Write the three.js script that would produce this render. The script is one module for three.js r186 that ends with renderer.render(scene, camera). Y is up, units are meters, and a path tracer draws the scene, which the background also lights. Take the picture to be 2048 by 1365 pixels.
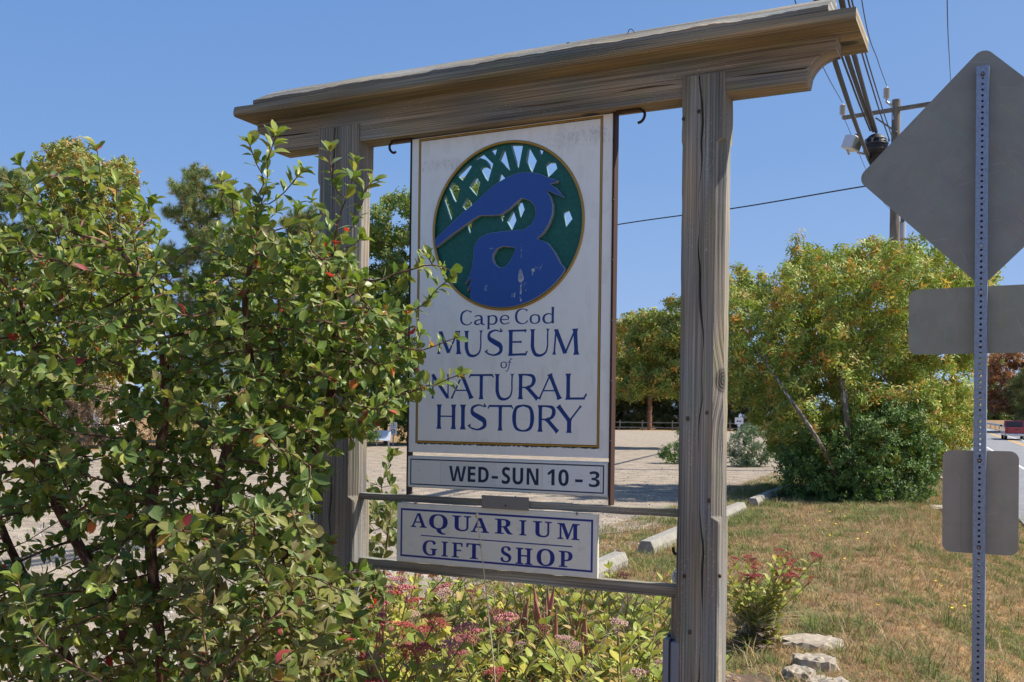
import * as THREE from 'three';
import { mergeGeometries, toCreasedNormals } from 'three/addons/utils/BufferGeometryUtils.js';
import { RoundedBoxGeometry } from 'three/addons/geometries/RoundedBoxGeometry.js';
import { createNoise2D, createNoise3D } from 'simplex-noise';

// ------------------------------------------------------------------ camera, sky, sun, exposure
const F = 2000, CX = 1024, HY = 832, ROLL = 0.0125, EYE = 1.5;      // lens measured on the photograph (2048 x 1365)
const scene = new THREE.Scene();
const camera = new THREE.PerspectiveCamera(2 * Math.atan(682.5 / F) * 180 / Math.PI, 2048 / 1365, 0.1, 1500);
camera.position.set(0, EYE, 0);
camera.rotation.z = ROLL;
camera.setViewOffset(2048, 1365, 0, 682.5 - HY, 2048, 1365);

const SUN_AZ = 4 * Math.PI / 180, SUN_EL = 47 * Math.PI / 180;      // from the right, a little behind the sign
const sunDir = new THREE.Vector3(Math.cos(SUN_EL) * Math.cos(SUN_AZ), Math.sin(SUN_EL), -Math.cos(SUN_EL) * Math.sin(SUN_AZ));
{
  const W = 512, H = 256, data = new Float32Array(W * H * 4), v = new THREE.Vector3();
  const stops = [[-90, .20, .20, .18], [-2, .28, .34, .41], [0, .245, .343, .50], [7, .158, .262, .463], [14, .107, .213, .425], [24, .071, .168, .378], [45, .053, .135, .33], [90, .041, .108, .29]];
  for (let j = 0; j < H; j++) for (let i = 0; i < W; i++) {
    const el = ((j + .5) / H - .5) * Math.PI, az = ((i + .5) / W - .5) * 2 * Math.PI;
    v.set(Math.cos(el) * Math.cos(az), Math.sin(el), Math.cos(el) * Math.sin(az));
    const e = el * 180 / Math.PI; let k = 0; while (k < stops.length - 2 && e > stops[k + 1][0]) k++;
    const a = stops[k], b = stops[k + 1], t = Math.min(1, Math.max(0, (e - a[0]) / (b[0] - a[0])));
    const ang = Math.acos(Math.min(1, Math.max(-1, v.dot(sunDir)))) * 180 / Math.PI, g = .55 * Math.exp(-ang / 14) + .12 * Math.exp(-ang / 45);
    const o = (j * W + i) * 4;
    for (let c = 0; c < 3; c++) data[o + c] = a[1 + c] + (b[1 + c] - a[1 + c]) * t + (e > -2 ? g * [1, .97, .9][c] : 0);
    data[o + 3] = 1;
  }
  const sky = new THREE.DataTexture(data, W, H, THREE.RGBAFormat, THREE.FloatType);
  sky.mapping = THREE.EquirectangularReflectionMapping; sky.magFilter = THREE.LinearFilter; sky.needsUpdate = true;
  scene.background = sky; scene.environment = sky;
}
const sun = new THREE.DirectionalLight(new THREE.Color().setRGB(1, .93, .82), 4.5);
sun.name = 'sun'; sun.position.copy(sunDir).multiplyScalar(60); sun.castShadow = true;
Object.assign(sun.shadow.camera, { left: -40, right: 40, top: 40, bottom: -40, near: 1, far: 160 }); sun.shadow.mapSize.set(2048, 2048);
scene.add(sun, sun.target);
const renderer = new THREE.WebGLRenderer({ antialias: true });
renderer.setSize(1024, 682); renderer.shadowMap.enabled = true;
renderer.toneMapping = THREE.LinearToneMapping; renderer.toneMappingExposure = 1.66;

// ------------------------------------------------------------------ helpers
function rng(seed) { let a = seed >>> 0; return () => { a = a + 0x6D2B79F5 | 0; let t = Math.imul(a ^ a >>> 15, 1 | a); t = t + Math.imul(t ^ t >>> 7, 61 | t) ^ t; return ((t ^ t >>> 14) >>> 0) / 4294967296; }; }
const N2 = createNoise2D(rng(11)), N3 = createNoise3D(rng(12));
const V = (x, y, z) => new THREE.Vector3(x, y, z);
const lerp = (a, b, t) => a + (b - a) * t, clamp = (x, a = 0, b = 1) => Math.min(b, Math.max(a, x)), sstep = (a, b, x) => { const t = clamp((x - a) / (b - a)); return t * t * (3 - 2 * t); };
const lin = (r, g, b) => new THREE.Color().setRGB(r, g, b);
// a photograph pixel as a direction (the roll taken out), as a point at a depth, and as a point on the ground
function dir(px, py) { const du = px - CX, dv = py - HY, c = Math.cos(ROLL), s = Math.sin(ROLL); return V((du * c + dv * s) / F, -(-du * s + dv * c) / F, -1); }
const at = (px, py, depth) => dir(px, py).multiplyScalar(depth).add(camera.position);
function onGround(px, py, y = 0) { const d = dir(px, py); return d.multiplyScalar((y - EYE) / d.y).add(camera.position); }

const taken = {};
function numbered(n) { if (taken[n] === undefined) { taken[n] = 0; return n; } taken[n]++; return n + '_' + String(taken[n]).padStart(3, '0'); }
function tag(o, label, category, group) { o.userData.label = label; o.userData.category = category; if (group) o.userData.group = group; return o; }
function thing(name, label, category, pos = V(0, 0, 0), turn = 0, group) { const o = new THREE.Group(); o.name = numbered(name); o.position.copy(pos); o.rotation.y = turn; scene.add(o); return tag(o, label, category, group); }
function mesh(name, geo, mat, parent) { const m = new THREE.Mesh(geo, mat); m.castShadow = m.receiveShadow = true; if (parent) { m.name = name; parent.add(m); } else { m.name = numbered(name); scene.add(m); } return m; }
function structure(name, geo, mat) { const m = mesh(name, geo, mat); m.userData.kind = 'structure'; return m; }
function instances(name, geo, mat, list, parent) {                 // list of { m: Matrix4, c: Color }
  const im = new THREE.InstancedMesh(geo, mat, Math.max(1, list.length)); im.castShadow = im.receiveShadow = true;
  list.forEach((e, i) => { im.setMatrixAt(i, e.m); if (e.c) im.setColorAt(i, e.c); });
  if (parent) { im.name = name; parent.add(im); } else { im.name = numbered(name); scene.add(im); }
  im.userData.kind = 'stuff'; return im;
}
const std = (c, roughness = .8, extra = {}) => new THREE.MeshStandardMaterial({ color: c, roughness, ...extra });
function box(x0, x1, y0, y1, z0, z1, r = .003) { const g = new RoundedBoxGeometry(x1 - x0, y1 - y0, z1 - z0, 2, Math.min(r, (x1 - x0) / 2.2, (y1 - y0) / 2.2, (z1 - z0) / 2.2)); g.translate((x0 + x1) / 2, (y0 + y1) / 2, (z0 + z1) / 2); return g; }
function tube(points, r, rad = 6, seg) { return new THREE.TubeGeometry(new THREE.CatmullRomCurve3(points), seg ?? Math.max(2, points.length * 3), r, rad, false); }
function merge(list) { return mergeGeometries(list.map((g) => { g = g.index ? g.toNonIndexed() : g; for (const k of Object.keys(g.attributes)) if (!['position', 'normal', 'uv'].includes(k)) g.deleteAttribute(k); return g; })); }
function tex(W, H, f, srgb = true) {                                 // f(u, v) -> [r, g, b] in 0..1 (display values) or one number
  const d = new Uint8Array(W * H * 4);
  for (let j = 0; j < H; j++) for (let i = 0; i < W; i++) { const c = f((i + .5) / W, (j + .5) / H), o = (j * W + i) * 4; for (let k = 0; k < 3; k++) d[o + k] = 255 * clamp(c.length ? c[k] : c); d[o + 3] = 255; }
  const t = new THREE.DataTexture(d, W, H); t.wrapS = t.wrapT = THREE.RepeatWrapping; t.magFilter = THREE.LinearFilter; t.minFilter = THREE.LinearMipmapLinearFilter; t.generateMipmaps = true;
  if (srgb) t.colorSpace = THREE.SRGBColorSpace; t.needsUpdate = true; return t;
}
// noise that repeats over [0,1): blend of shifted copies on circles
function tnoise(u, v, fu, fv, seed) { const a = u * 2 * Math.PI, b = v; const R = fu / (2 * Math.PI); const n = (vv) => N3(Math.cos(a) * R + seed * 7.1, Math.sin(a) * R + seed * 3.3, vv * fv + seed); return lerp(n(b), n(b - 1), sstep(.85, 1, b)); }

// ------------------------------------------------------------------ wood
function woodTextures(seed, tone, contrast, knots) {
  const R = rng(seed), ks = []; for (let i = 0; i < knots; i++) ks.push([R(), R() * .9 + .05, .012 + R() * .014]);
  const W = 1024, H = 1024, hgt = new Float32Array(W * H);
  const color = tex(W, H, (u, v) => {
    let uu = u, kd = 0, kr = 0;
    for (const [kx, ky, s] of ks) {                                  // the grain runs round each knot
      let dx = u - kx; dx -= Math.round(dx); const X = dx * .5, Y = (v - ky) * 2, r = Math.hypot(X, Y * .55);
      uu += Math.sign(dx || 1) * .03 * Math.exp(-r * r / (s * s * 6)) * (s / .02); if (r < s) { kd = Math.max(kd, 1 - (r / s) ** 3); kr = r / s; }
    }
    const sh = (x) => Math.sign(x) * Math.sqrt(Math.abs(x)), w1 = sh(tnoise(uu, v, 120, 1.6, seed)), w2 = sh(tnoise(uu, v, 240, 3, seed + 1)), w3 = tnoise(uu, v, 600, 8, seed + 2), big = tnoise(uu, v, 4, 3, seed + 3), mid = tnoise(uu, v, 26, 4, seed + 4), spk = tnoise(u, v, 200, 500, seed + 8);
    let h = .5 + .15 * w1 + .15 * w2 + .10 * w3 + .05 * spk;
    const check = Math.max(0, tnoise(uu, v, 240, 2.6, seed + 5) - .6) * 3.2 * sstep(-.1, .45, tnoise(u, v, 7, 4, seed + 9)); h -= check * .8;
    const fleck = Math.max(0, tnoise(u, v, 170, 150, seed + 10) - .66) * 2.2 * sstep(0, .5, tnoise(u, v, 9, 5, seed + 11));
    h -= kd * .25 * (1 + Math.sin(kr * 26));
    hgt[Math.min(W * H - 1, Math.floor(v * H) * W + Math.floor(u * W))] = clamp(h);
    const lum = 1 + fleck + contrast * ((h - .5) * .95 + big * .16 + mid * .10), green = Math.max(0, tnoise(u, v, 9, 9, seed + 6) - .35) * .35, warm = tnoise(u, v, 6, 5, seed + 7) * .05;
    const dark = 1 - .35 * kd - .5 * clamp(check);
    return [(tone[0] + warm) * lum * dark - green * .10, tone[1] * lum * dark + green * .01 + warm * .4, (tone[2] - warm * .3) * lum * dark - green * .14];
  });
  const bump = tex(W, H, (u, v) => hgt[Math.floor(v * H) * W + Math.floor(u * W)], false);
  for (const t of [color, bump]) t.repeat.set(2, .5);                // uv is in metres: 0.5 m across, 2 m along the grain
  return { map: color, bumpMap: bump };
}
const woodA = woodTextures(31, [.525, .493, .445], .9, 2), woodB = woodTextures(47, [.505, .468, .412], .9, 2), woodC = woodTextures(63, [.54, .52, .48], 1.0, 1);
const M = {};
M.post = new THREE.MeshStandardMaterial({ ...woodA, roughness: .92, bumpScale: .0016 });
M.beam = new THREE.MeshStandardMaterial({ ...woodB, roughness: .9, bumpScale: .0016 });
M.rail = new THREE.MeshStandardMaterial({ ...woodC, roughness: .95, bumpScale: .003 });
M.capTop = new THREE.MeshStandardMaterial({ ...woodC, roughness: .95, bumpScale: .005 });
M.cap = new THREE.MeshStandardMaterial({ ...woodB, roughness: .9, bumpScale: .0016, color: lin(1.0, .95, .80) });
// a timber: a ring of points for each station along y, every strip between two ring points its own smooth strip
function timber(ys, ring, caps = true) {
  const pos = [], uv = [], idx = [], rows = ys.map(ring), n = rows[0].length; let per = [0];
  for (let k = 0; k < n; k++) { const a = rows[0][k], b = rows[0][(k + 1) % n]; per.push(per[k] + Math.max(.002, Math.hypot(a[0] - b[0], a[1] - b[1]))); }
  for (let k = 0; k < n; k++) { const base = pos.length / 3, mr = rows[rows.length >> 1], flat = Math.abs(mr[k][0] - mr[(k + 1) % n][0]) > Math.abs(mr[k][1] - mr[(k + 1) % n][1]) ? 0 : 1, U = (q) => q[flat] + (flat ? .31 : 0);   // the grain keeps its own scale, straight along the timber
    rows.forEach((r, j) => { const a = r[k], b = r[(k + 1) % n]; pos.push(a[0], ys[j], a[1], b[0], ys[j], b[1]); uv.push(U(a), ys[j], U(b), ys[j]); if (j) { const q = base + 2 * j; idx.push(q - 2, q - 1, q, q, q - 1, q + 1); } }); }
  if (caps) for (const e of [0, rows.length - 1]) { const base = pos.length / 3, r = rows[e]; const tri = THREE.ShapeUtils.triangulateShape(r.map((p) => new THREE.Vector2(p[0], p[1])), []);
    r.forEach((p) => { pos.push(p[0], ys[e], p[1]); uv.push(p[0] * .2, p[1] * .2); }); for (const t of tri) e ? idx.push(base + t[2], base + t[1], base + t[0]) : idx.push(base + t[0], base + t[1], base + t[2]); }
  const g = new THREE.BufferGeometry(); g.setAttribute('position', new THREE.Float32BufferAttribute(pos, 3)); g.setAttribute('uv', new THREE.Float32BufferAttribute(uv, 2)); g.setIndex(idx); g.computeVertexNormals(); return g;
}
const steps = (a, b, n) => Array.from({ length: n + 1 }, (_, i) => lerp(a, b, i / n));
// ------------------------------------------------------------------ the sign frame: its own axes, x along the sign, y up, z towards the viewer
const pR = at(1222, 832, 2.97), pL = at(821, 832, 3.28);
const FO = V((pR.x + pL.x) / 2, 0, (pR.z + pL.z) / 2), YAW = Math.atan2(pR.z - pL.z, pR.x - pL.x);   // right side nearer
const FX = V(Math.cos(YAW), 0, Math.sin(YAW)), FZ = V(-Math.sin(YAW), 0, Math.cos(YAW));
const frameTurn = -YAW;
function onFrame(px, py, z = 0) { const d = dir(px, py), t = (FO.clone().addScaledVector(FZ, z).sub(camera.position).dot(FZ)) / d.dot(FZ), p = d.multiplyScalar(t).add(camera.position).sub(FO); return [p.dot(FX), p.y]; }
const fromFrame = (x, y, z) => FO.clone().addScaledVector(FX, x).addScaledVector(FZ, z).setY(y);
function frameThing(name, label, category, bx, by, bz) { const t = thing(name, label, category, fromFrame(bx, by, bz), frameTurn); t.userData.label = label; t.off = V(-bx, -by, -bz); return t; }
const fpart = (name, g, m, t) => mesh(name, g.translate(t.off.x, t.off.y, t.off.z), m, t);

// measured corners
const ZP = .05;                                                      // front of the posts
const [rx0] = onFrame(1361, 700, ZP), [rx1] = onFrame(1441, 700, ZP), rightTop = onFrame(1400, 150, ZP)[1];
const [lx0] = onFrame(633, 700, ZP), [lx1] = onFrame(709, 700, ZP), leftTop = onFrame(680, 253, ZP)[1];
const chHi = onFrame(1375, 282, ZP)[1], chLo = onFrame(1440, 1045, ZP)[1];
const beamBot = (onFrame(1250, 214, .05)[1] + onFrame(900, 253, .05)[1]) / 2, beamTop = (onFrame(1293, 121, .05)[1] + onFrame(800, 203, .05)[1]) / 2;
const beamL = onFrame(520, 290, .05)[0] - .02, beamR = onFrame(1672, 90, .05)[0];
const capL = onFrame(466, 232, .13)[0], capR = onFrame(1712, 40, .13)[0];
console.log('frame', { rx0, rx1, lx0, lx1, chHi, chLo, beamBot, beamTop, beamL, beamR, capL, capR, YAW: YAW * 57.3, FO: FO.toArray() });

const sf = frameThing('timber_sign_frame', 'weathered grey timber frame with capped crossbeam and two chamfered posts', 'sign frame', 0, 0, 0);
function post(x0, x1, top, seed, crackX, crackW) {
  const w = (x1 - x0) / 2 + .004, cx = (x0 + x1) / 2, d0 = -.045, d1 = ZP;
  const ys = [-.3, ...steps(.05, top, 90)].concat([chLo - .035, chLo, chLo + .012, chHi - .01, chHi, chHi + .03]).sort((a, b) => a - b);
  const ring = (y) => {
    const c = y > chLo && y < chHi ? .021 * Math.min(1, sstep(chLo, chLo + .012, y), 1 - sstep(chHi - .01, chHi, y)) + .003 : .004, j = (k, f = 9, a = .0012) => a * N2(y * f + k * 5.7, seed + k);
    const cr = cx + crackX + .011 * N2(y * 1.6, seed * 3.1) + .004 * N2(y * 7, seed) - (y - 1.5) * .012, cw = crackW * clamp(.55 + .75 * N2(y * 2.3, seed + 40)) * sstep(.1, .5, y);
    // anticlockwise seen from above, starting at the front left
    return [[cx - w + c * .45, d1 + j(1)], [cr - cw, d1 + j(2, 20, .0008)], [cr - cw * .2, d1 - .004 - cw * 3.2], [cr + cw, d1 + j(2, 20, .0008) + .0006], [cx + w - c, d1 + j(3)], [cx + w + j(4), d1 - c], [cx + w + j(5), d0 + c], [cx + w - c, d0], [cx - w + c, d0], [cx - w + j(6), d0 + c], [cx - w + j(7), d1 - c * .45]];
  };
  return timber(ys, ring);
}
const knotMat = std(lin(.10, .07, .05), .9), rustMat = std(lin(.09, .045, .025), .8, { metalness: .3 });
const rp = fpart('post', post(rx0, rx1, rightTop, 5, .004, .0042), M.post, sf); rp.userData.label = 'near post with a long drying crack down its front';
const lp = fpart('post', post(lx0, lx1, leftTop, 9, -.008, .005), M.post, sf); lp.userData.label = 'far post half hidden by the shrub';
// knots and screw heads on the right post
const disc = (px, py, r, z, mat, flat = .004) => { const [x, y] = onFrame(px, py, z); const g = new THREE.SphereGeometry(r, 10, 6); g.scale(1, 1.25, flat / r); g.translate(x, y, z); return g; };
for (const [x, y, r] of [[1376, 838, .006], [1414, 826, .005], [1418, 1002, .006], [1380, 1265, .006]]) fpart('knot', disc(x, y, r, ZP, knotMat, .0022), knotMat, sf);
for (const [x, y] of [[1369, 1153], [1440, 1153], [1398, 223], [1367, 238]]) fpart('screw_head', disc(x, y, .0048, ZP + .001, rustMat), rustMat, sf);
// beam with scalloped ends, its grain along x
{
  const bz = .042, H = beamTop - beamBot, rS = H * .68, ys = [...steps(beamL, beamL + rS, 14), ...steps(beamL + rS + .01, beamR - rS - .01, 110), ...steps(beamR - rS, beamR, 14)];
  const ring = (x) => {
    const jig = .0012 * N2(x * 6, 3), e = Math.min(x - beamL, beamR - x); let bot = beamBot;
    if (e < rS) bot = beamBot + Math.sqrt(rS * rS - e * e) * .98;
    const cy = lerp(beamTop, beamBot, .62) + .007 * N2(x * 2.1, 8) - (x) * .012, cw = .0024 * clamp(.5 + N2(x * 2.6, 21)), ok = cy > bot + .012; const yc = ok ? cy : bot + .012, ww = ok ? cw : .0002;
    // ring in (a, b) = (vertical, depth); timber puts a at x and b at z, the y axis is the length
    return [[-beamTop, bz], [-(yc + ww), bz + jig], [-yc, bz - .003 - ww * 4], [-(yc - ww), bz + jig], [-(bot + .003), bz + jig], [-bot, bz - .003], [-bot, -bz], [-beamTop, -bz]];
  };
  const g = timber(ys, ring); g.rotateZ(-Math.PI / 2);               // (a, len, b) -> (len, -a, b)
  const b = fpart('beam', g, M.beam, sf);
  // cap board, then the low weathered ridge boards on it
  const fr = .13, th = .034;
  const ring2 = (x) => { const j = .0014 * N2(x * 5, 77) + .0012 * N2(x * 21, 7); return [[-(beamTop + th), fr - .006 + j], [-(beamTop + th * .45), fr + j], [-(beamTop + .006), fr - .002 + j], [-(beamTop + .0005), fr - .008], [-(beamTop + .0005), -fr], [-(beamTop + th), -fr]]; };
  const g2 = timber(steps(capL, capR, 140), ring2); g2.rotateZ(-Math.PI / 2); fpart('cap_board', g2, M.cap, sf);
  const y1 = beamTop + th + .0008;
  for (const s of [1, -1]) {                                         // two ridge boards, each sloping down to its side
    const ring3 = (x) => { const j = .0022 * N2(x * 3.5, 55 * s) + .0012 * N2(x * 25, 9 + s), lip = fr - .012; const r = [[-(y1 + .004), .001], [-(y1 + .080 + j * .3), .001], [-(y1 + .052 + j * .6), lip * .45], [-(y1 + .016 + j), lip + j], [-(y1 + .002), lip + j - .002], [-(y1), lip * .8]]; return s > 0 ? r : r.map(([a, b]) => [a, -b]).reverse(); };
    const g3 = timber(steps(capL + .075, capR - .07, 160), ring3); g3.rotateZ(-Math.PI / 2); fpart('ridge_board', g3, M.capTop, sf);
  }
  // two bent wire staples on the ridge
  for (const [px, py, h] of [[1136, 108, .022], [1261, 88, .03]]) { const [x] = onFrame(px, py, .02), y0 = y1 + .045; fpart('wire_staple', tube([V(x - .009, y0, .02), V(x - .007, y0 + h, .02), V(x, y0 + h * 1.22, .02), V(x + .008, y0 + h, .018), V(x + .011, y0 + .002, .018)], .0013, 5), rustMat, sf); }
}
// iron hooks under the beam, and one low on the near post
M.iron = std(lin(.035, .025, .022), .7, { metalness: .4 }); M.rust = std(lin(.06, .028, .02), .75, { metalness: .35 });
{
  const y = beamBot - .0005;
  for (const [px, py, s, far] of [[782, 278, -1, 822], [1281, 214, 1, 1232]]) {
    const x = onFrame(px, py, .01)[0], xf = onFrame(far, py, .01)[0];
    fpart('bracket', box(Math.min(x, xf), Math.max(x, xf), y - .006, y, -.012, .012, .002), M.rust, sf);
    const pts = s < 0 ? [[0, 0], [-.010, -.010], [-.009, -.024], [.004, -.036], [.014, -.034]] : [[0, 0], [.010, -.010], [.010, -.022], [.002, -.034], [-.010, -.038]];
    const g = tube(pts.map(([a, b]) => V(x + a, y - .004 + b, 0)), .0042, 7, 14); g.translate(0, 0, .002); fpart('hook', g, M.iron, sf);
  }
  const [hx, hy] = onFrame(1352, 1104, .01);
  fpart('hook', tube([V(hx + .012, hy - .004, .01), V(hx + .002, hy - .008, .01), V(hx - .007, hy, .01), V(hx - .008, hy + .012, .01)], .0045, 7, 12), M.iron, sf);
}
// rails between the posts: dark upper rail, mossy lower rail
const railY = (onFrame(900, 1001, .02)[1] + onFrame(1300, 1027, .02)[1]) / 2, lowY = (onFrame(900, 1147, .02)[1] + onFrame(1300, 1176, .02)[1]) / 2;
const rail = (y, h, z0, z1, seed) => { const g = timber(steps(lx1 - .012, rx0 + .006, 60), (x) => { const j = .0016 * N2(x * 9, seed); return [[-(y + h / 2 + j), z1], [-(y - h / 2 + j), z1 + j], [-(y - h / 2 + j), z0], [-(y + h / 2 + j), z0]]; }); g.rotateZ(-Math.PI / 2); return g; };
fpart('rail', rail(railY, .021, -.012, .018, 3), M.rail, sf).userData.label = 'narrow dark upper rail';
fpart('rail', rail(lowY, .034, -.016, .016, 4), M.rail, sf).userData.label = 'mossy lower rail';
{ const x = rx0 - .018; fpart('batten', timber(steps(.0, lowY - .017, 20), () => [[x - .009, .02], [x + .017, .02], [x + .017, -.02], [x - .009, -.02]]), M.beam, sf); }
// ------------------------------------------------------------------ main sign panel
const pc = [onFrame(822, 266), onFrame(1222, 211), onFrame(1222, 917), onFrame(820, 905)];
const PX0 = (pc[0][0] + pc[3][0]) / 2, PX1 = (pc[1][0] + pc[2][0]) / 2, PY1 = Math.min((pc[0][1] + pc[1][1]) / 2, beamBot - .004), PY0 = (pc[2][1] + pc[3][1]) / 2, PW = PX1 - PX0, PH = PY1 - PY0;
console.log('panel', PW, PH);
const cL = onFrame(867, 455), cR = onFrame(1168, 447), cT = onFrame(1020, 283), cB = onFrame(1015, 619);
const CXL = (cL[0] + cR[0]) / 2, CYL = (cT[1] + cB[1]) / 2, CR = ((cR[0] - cL[0]) + (cT[1] - cB[1])) / 4;
const navy = '#1f3f86', gold = '#a87a1c';
// --- carved roman capitals drawn in a unit box: stems swell towards their ends
function stem(c, x0, y0, x1, y1, w, fl = 1.75, w2 = w) { const dx = x1 - x0, dy = y1 - y0, L = Math.hypot(dx, dy), nx = -dy / L, ny = dx / L, P = (t, o) => [x0 + dx * t + nx * o, y0 + dy * t + ny * o]; const a = w / 2, b = w2 / 2;
  c.moveTo(...P(0, a * fl)); c.quadraticCurveTo(...P(.06, a), ...P(.2, a * .98)); c.lineTo(...P(.8, b * .98)); c.quadraticCurveTo(...P(.94, b), ...P(1, b * fl)); c.lineTo(...P(1, -b * fl)); c.quadraticCurveTo(...P(.94, -b), ...P(.8, -b * .98)); c.lineTo(...P(.2, -a * .98)); c.quadraticCurveTo(...P(.06, -a), ...P(0, -a * fl)); c.closePath(); }
function curve(c, pts, n = 40) {                                     // a brush curve: [x, y, width] control points
  const C = new THREE.CatmullRomCurve3(pts.map((p) => V(p[0], p[1], p[2]))), a = [], b = [];
  for (let i = 0; i <= n; i++) { const p = C.getPoint(i / n), t = C.getTangent(i / n), L = Math.hypot(t.x, t.y) || 1, nx = -t.y / L * p.z / 2, ny = t.x / L * p.z / 2; a.push([p.x + nx, p.y + ny]); b.push([p.x - nx, p.y - ny]); }
  a.concat(b.reverse()).forEach((p, i) => i ? c.lineTo(...p) : c.moveTo(...p)); c.closePath(); }
const G = {                                                          // y from 0 (baseline) to 1
  M: [(c) => stem(c, .11, .02, .17, .98, .055, 2.6), (c) => stem(c, .17, .97, .49, .06, .13, 1.1), (c) => stem(c, .49, .06, .83, .97, .06, 1.2), (c) => stem(c, .87, .0, .82, .98, .13, 1.7)],
  U: [(c) => curve(c, [[.17, 1, .25], [.17, .93, .15], [.17, .6, .145], [.18, .3, .15], [.30, .06, .13], [.52, .01, .09], [.74, .12, .07], [.82, .35, .06], [.82, .7, .06], [.83, .95, .08], [.83, 1, .2]], 60)],
  S: [(c) => curve(c, [[.86, .99, .2], [.80, .93, .06], [.52, .98, .06], [.22, .86, .12], [.22, .68, .17], [.5, .52, .2], [.80, .36, .2], [.82, .16, .15], [.52, .02, .07], [.22, .06, .06], [.1, .12, .07], [.06, .2, .2]], 70)],
  E: [(c) => stem(c, .2, 0, .2, 1, .17, 1.5), (c) => stem(c, .14, .965, .9, .965, .07, 1.3), (c) => stem(c, .2, .53, .72, .53, .06, 1.6), (c) => stem(c, .14, .04, .95, .05, .08, 1.3), (c) => stem(c, .88, .9, .93, 1, .06, 1), (c) => stem(c, .9, .03, .99, .17, .06, 1)],
  N: [(c) => stem(c, .12, 0, .12, 1, .06, 2.2), (c) => stem(c, .1, .98, .86, .04, .15, 1.05), (c) => stem(c, .88, 0, .88, 1, .06, 2.2)],
  A: [(c) => stem(c, .09, .01, .52, .98, .06, 1.6), (c) => stem(c, .5, .99, .90, .01, .14, 1.6), (c) => stem(c, .22, .34, .76, .34, .05, 1.1)],
  T: [(c) => stem(c, .5, 0, .5, .98, .13, 1.6), (c) => stem(c, .04, .96, .96, .96, .075, 1.2), (c) => stem(c, .0, .86, .07, .99, .05, 1), (c) => stem(c, .93, .99, 1.0, .86, .05, 1)],
  R: [(c) => stem(c, .19, 0, .19, 1, .15, 1.6), (c) => curve(c, [[.15, .965, .07], [.45, .965, .07], [.72, .9, .13], [.77, .72, .16], [.66, .53, .11], [.42, .47, .06], [.2, .47, .05]], 40), (c) => stem(c, .46, .49, .94, .0, .15, 1.35)],
  L: [(c) => stem(c, .2, 0, .2, 1, .16, 1.6), (c) => stem(c, .14, .04, .92, .05, .08, 1.2), (c) => stem(c, .86, .02, .99, .22, .07, 1)],
  H: [(c) => stem(c, .16, 0, .16, 1, .16, 1.6), (c) => stem(c, .84, 0, .84, 1, .16, 1.6), (c) => stem(c, .16, .52, .84, .52, .05, 1)],
  I: [(c) => stem(c, .5, 0, .5, 1, .5, 1.7)],
  O: [(c) => curve(c, [[.5, .985, .06], [.2, .88, .12], [.105, .5, .17], [.2, .12, .12], [.5, .015, .06], [.8, .12, .12], [.895, .5, .17], [.8, .88, .12], [.5, .985, .06]], 80)],
  Y: [(c) => stem(c, .5, 0, .5, .5, .16, 1.4), (c) => stem(c, .08, .99, .52, .42, .15, 1.4), (c) => stem(c, .52, .45, .93, .99, .06, 1.7)],
  C: [(c) => curve(c, [[.92, .86, .14], [.8, .93, .06], [.55, .98, .06], [.24, .84, .13], [.13, .5, .16], [.24, .16, .13], [.55, .02, .06], [.8, .06, .06], [.95, .2, .1]], 60)],
  a: [(c) => curve(c, [[.12, .88, .12], [.35, .97, .1], [.62, .9, .15], [.7, .65, .18], [.7, .2, .18], [.78, .04, .14], [.96, .04, .08]], 50), (c) => curve(c, [[.68, .55, .1], [.4, .5, .1], [.16, .36, .15], [.16, .14, .17], [.36, .03, .12], [.6, .14, .07], [.7, .3, .06]], 40)],
  p: [(c) => stem(c, .2, -.5, .2, .98, .17, 1.35), (c) => curve(c, [[.2, .78, .08], [.42, .95, .1], [.72, .88, .15], [.85, .5, .18], [.72, .1, .15], [.45, .02, .1], [.22, .12, .07]], 44)],
  e: [(c) => curve(c, [[.18, .5, .08], [.82, .56, .1], [.76, .86, .13], [.5, .97, .09], [.2, .8, .14], [.12, .45, .17], [.26, .12, .14], [.55, .02, .09], [.92, .16, .08]], 60)],
  o: [(c) => curve(c, [[.5, .97, .09], [.2, .84, .14], [.12, .5, .18], [.2, .15, .14], [.5, .03, .09], [.8, .15, .14], [.88, .5, .18], [.8, .84, .14], [.5, .97, .09]], 60)],
  d: [(c) => stem(c, .82, .0, .82, 1.62, .17, 1.25), (c) => curve(c, [[.8, .82, .08], [.55, .97, .1], [.24, .84, .15], [.12, .48, .18], [.24, .12, .15], [.5, .02, .1], [.8, .2, .07]], 44)],
  f: [(c) => curve(c, [[-.25, -.42, .16], [.02, -.42, .1], [.28, -.1, .16], [.48, .6, .17], [.62, 1.15, .16], [.86, 1.38, .1], [1.1, 1.3, .15]], 50), (c) => stem(c, .12, .88, .92, .9, .09, 1.1)],
};
function canvasTexture(w, h, draw, srgb = true) { const cv = document.createElement('canvas'); cv.width = w; cv.height = h; draw(cv.getContext('2d')); const t = new THREE.CanvasTexture(cv); if (srgb) t.colorSpace = THREE.SRGBColorSpace; t.anisotropy = 8; return t; }
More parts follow.
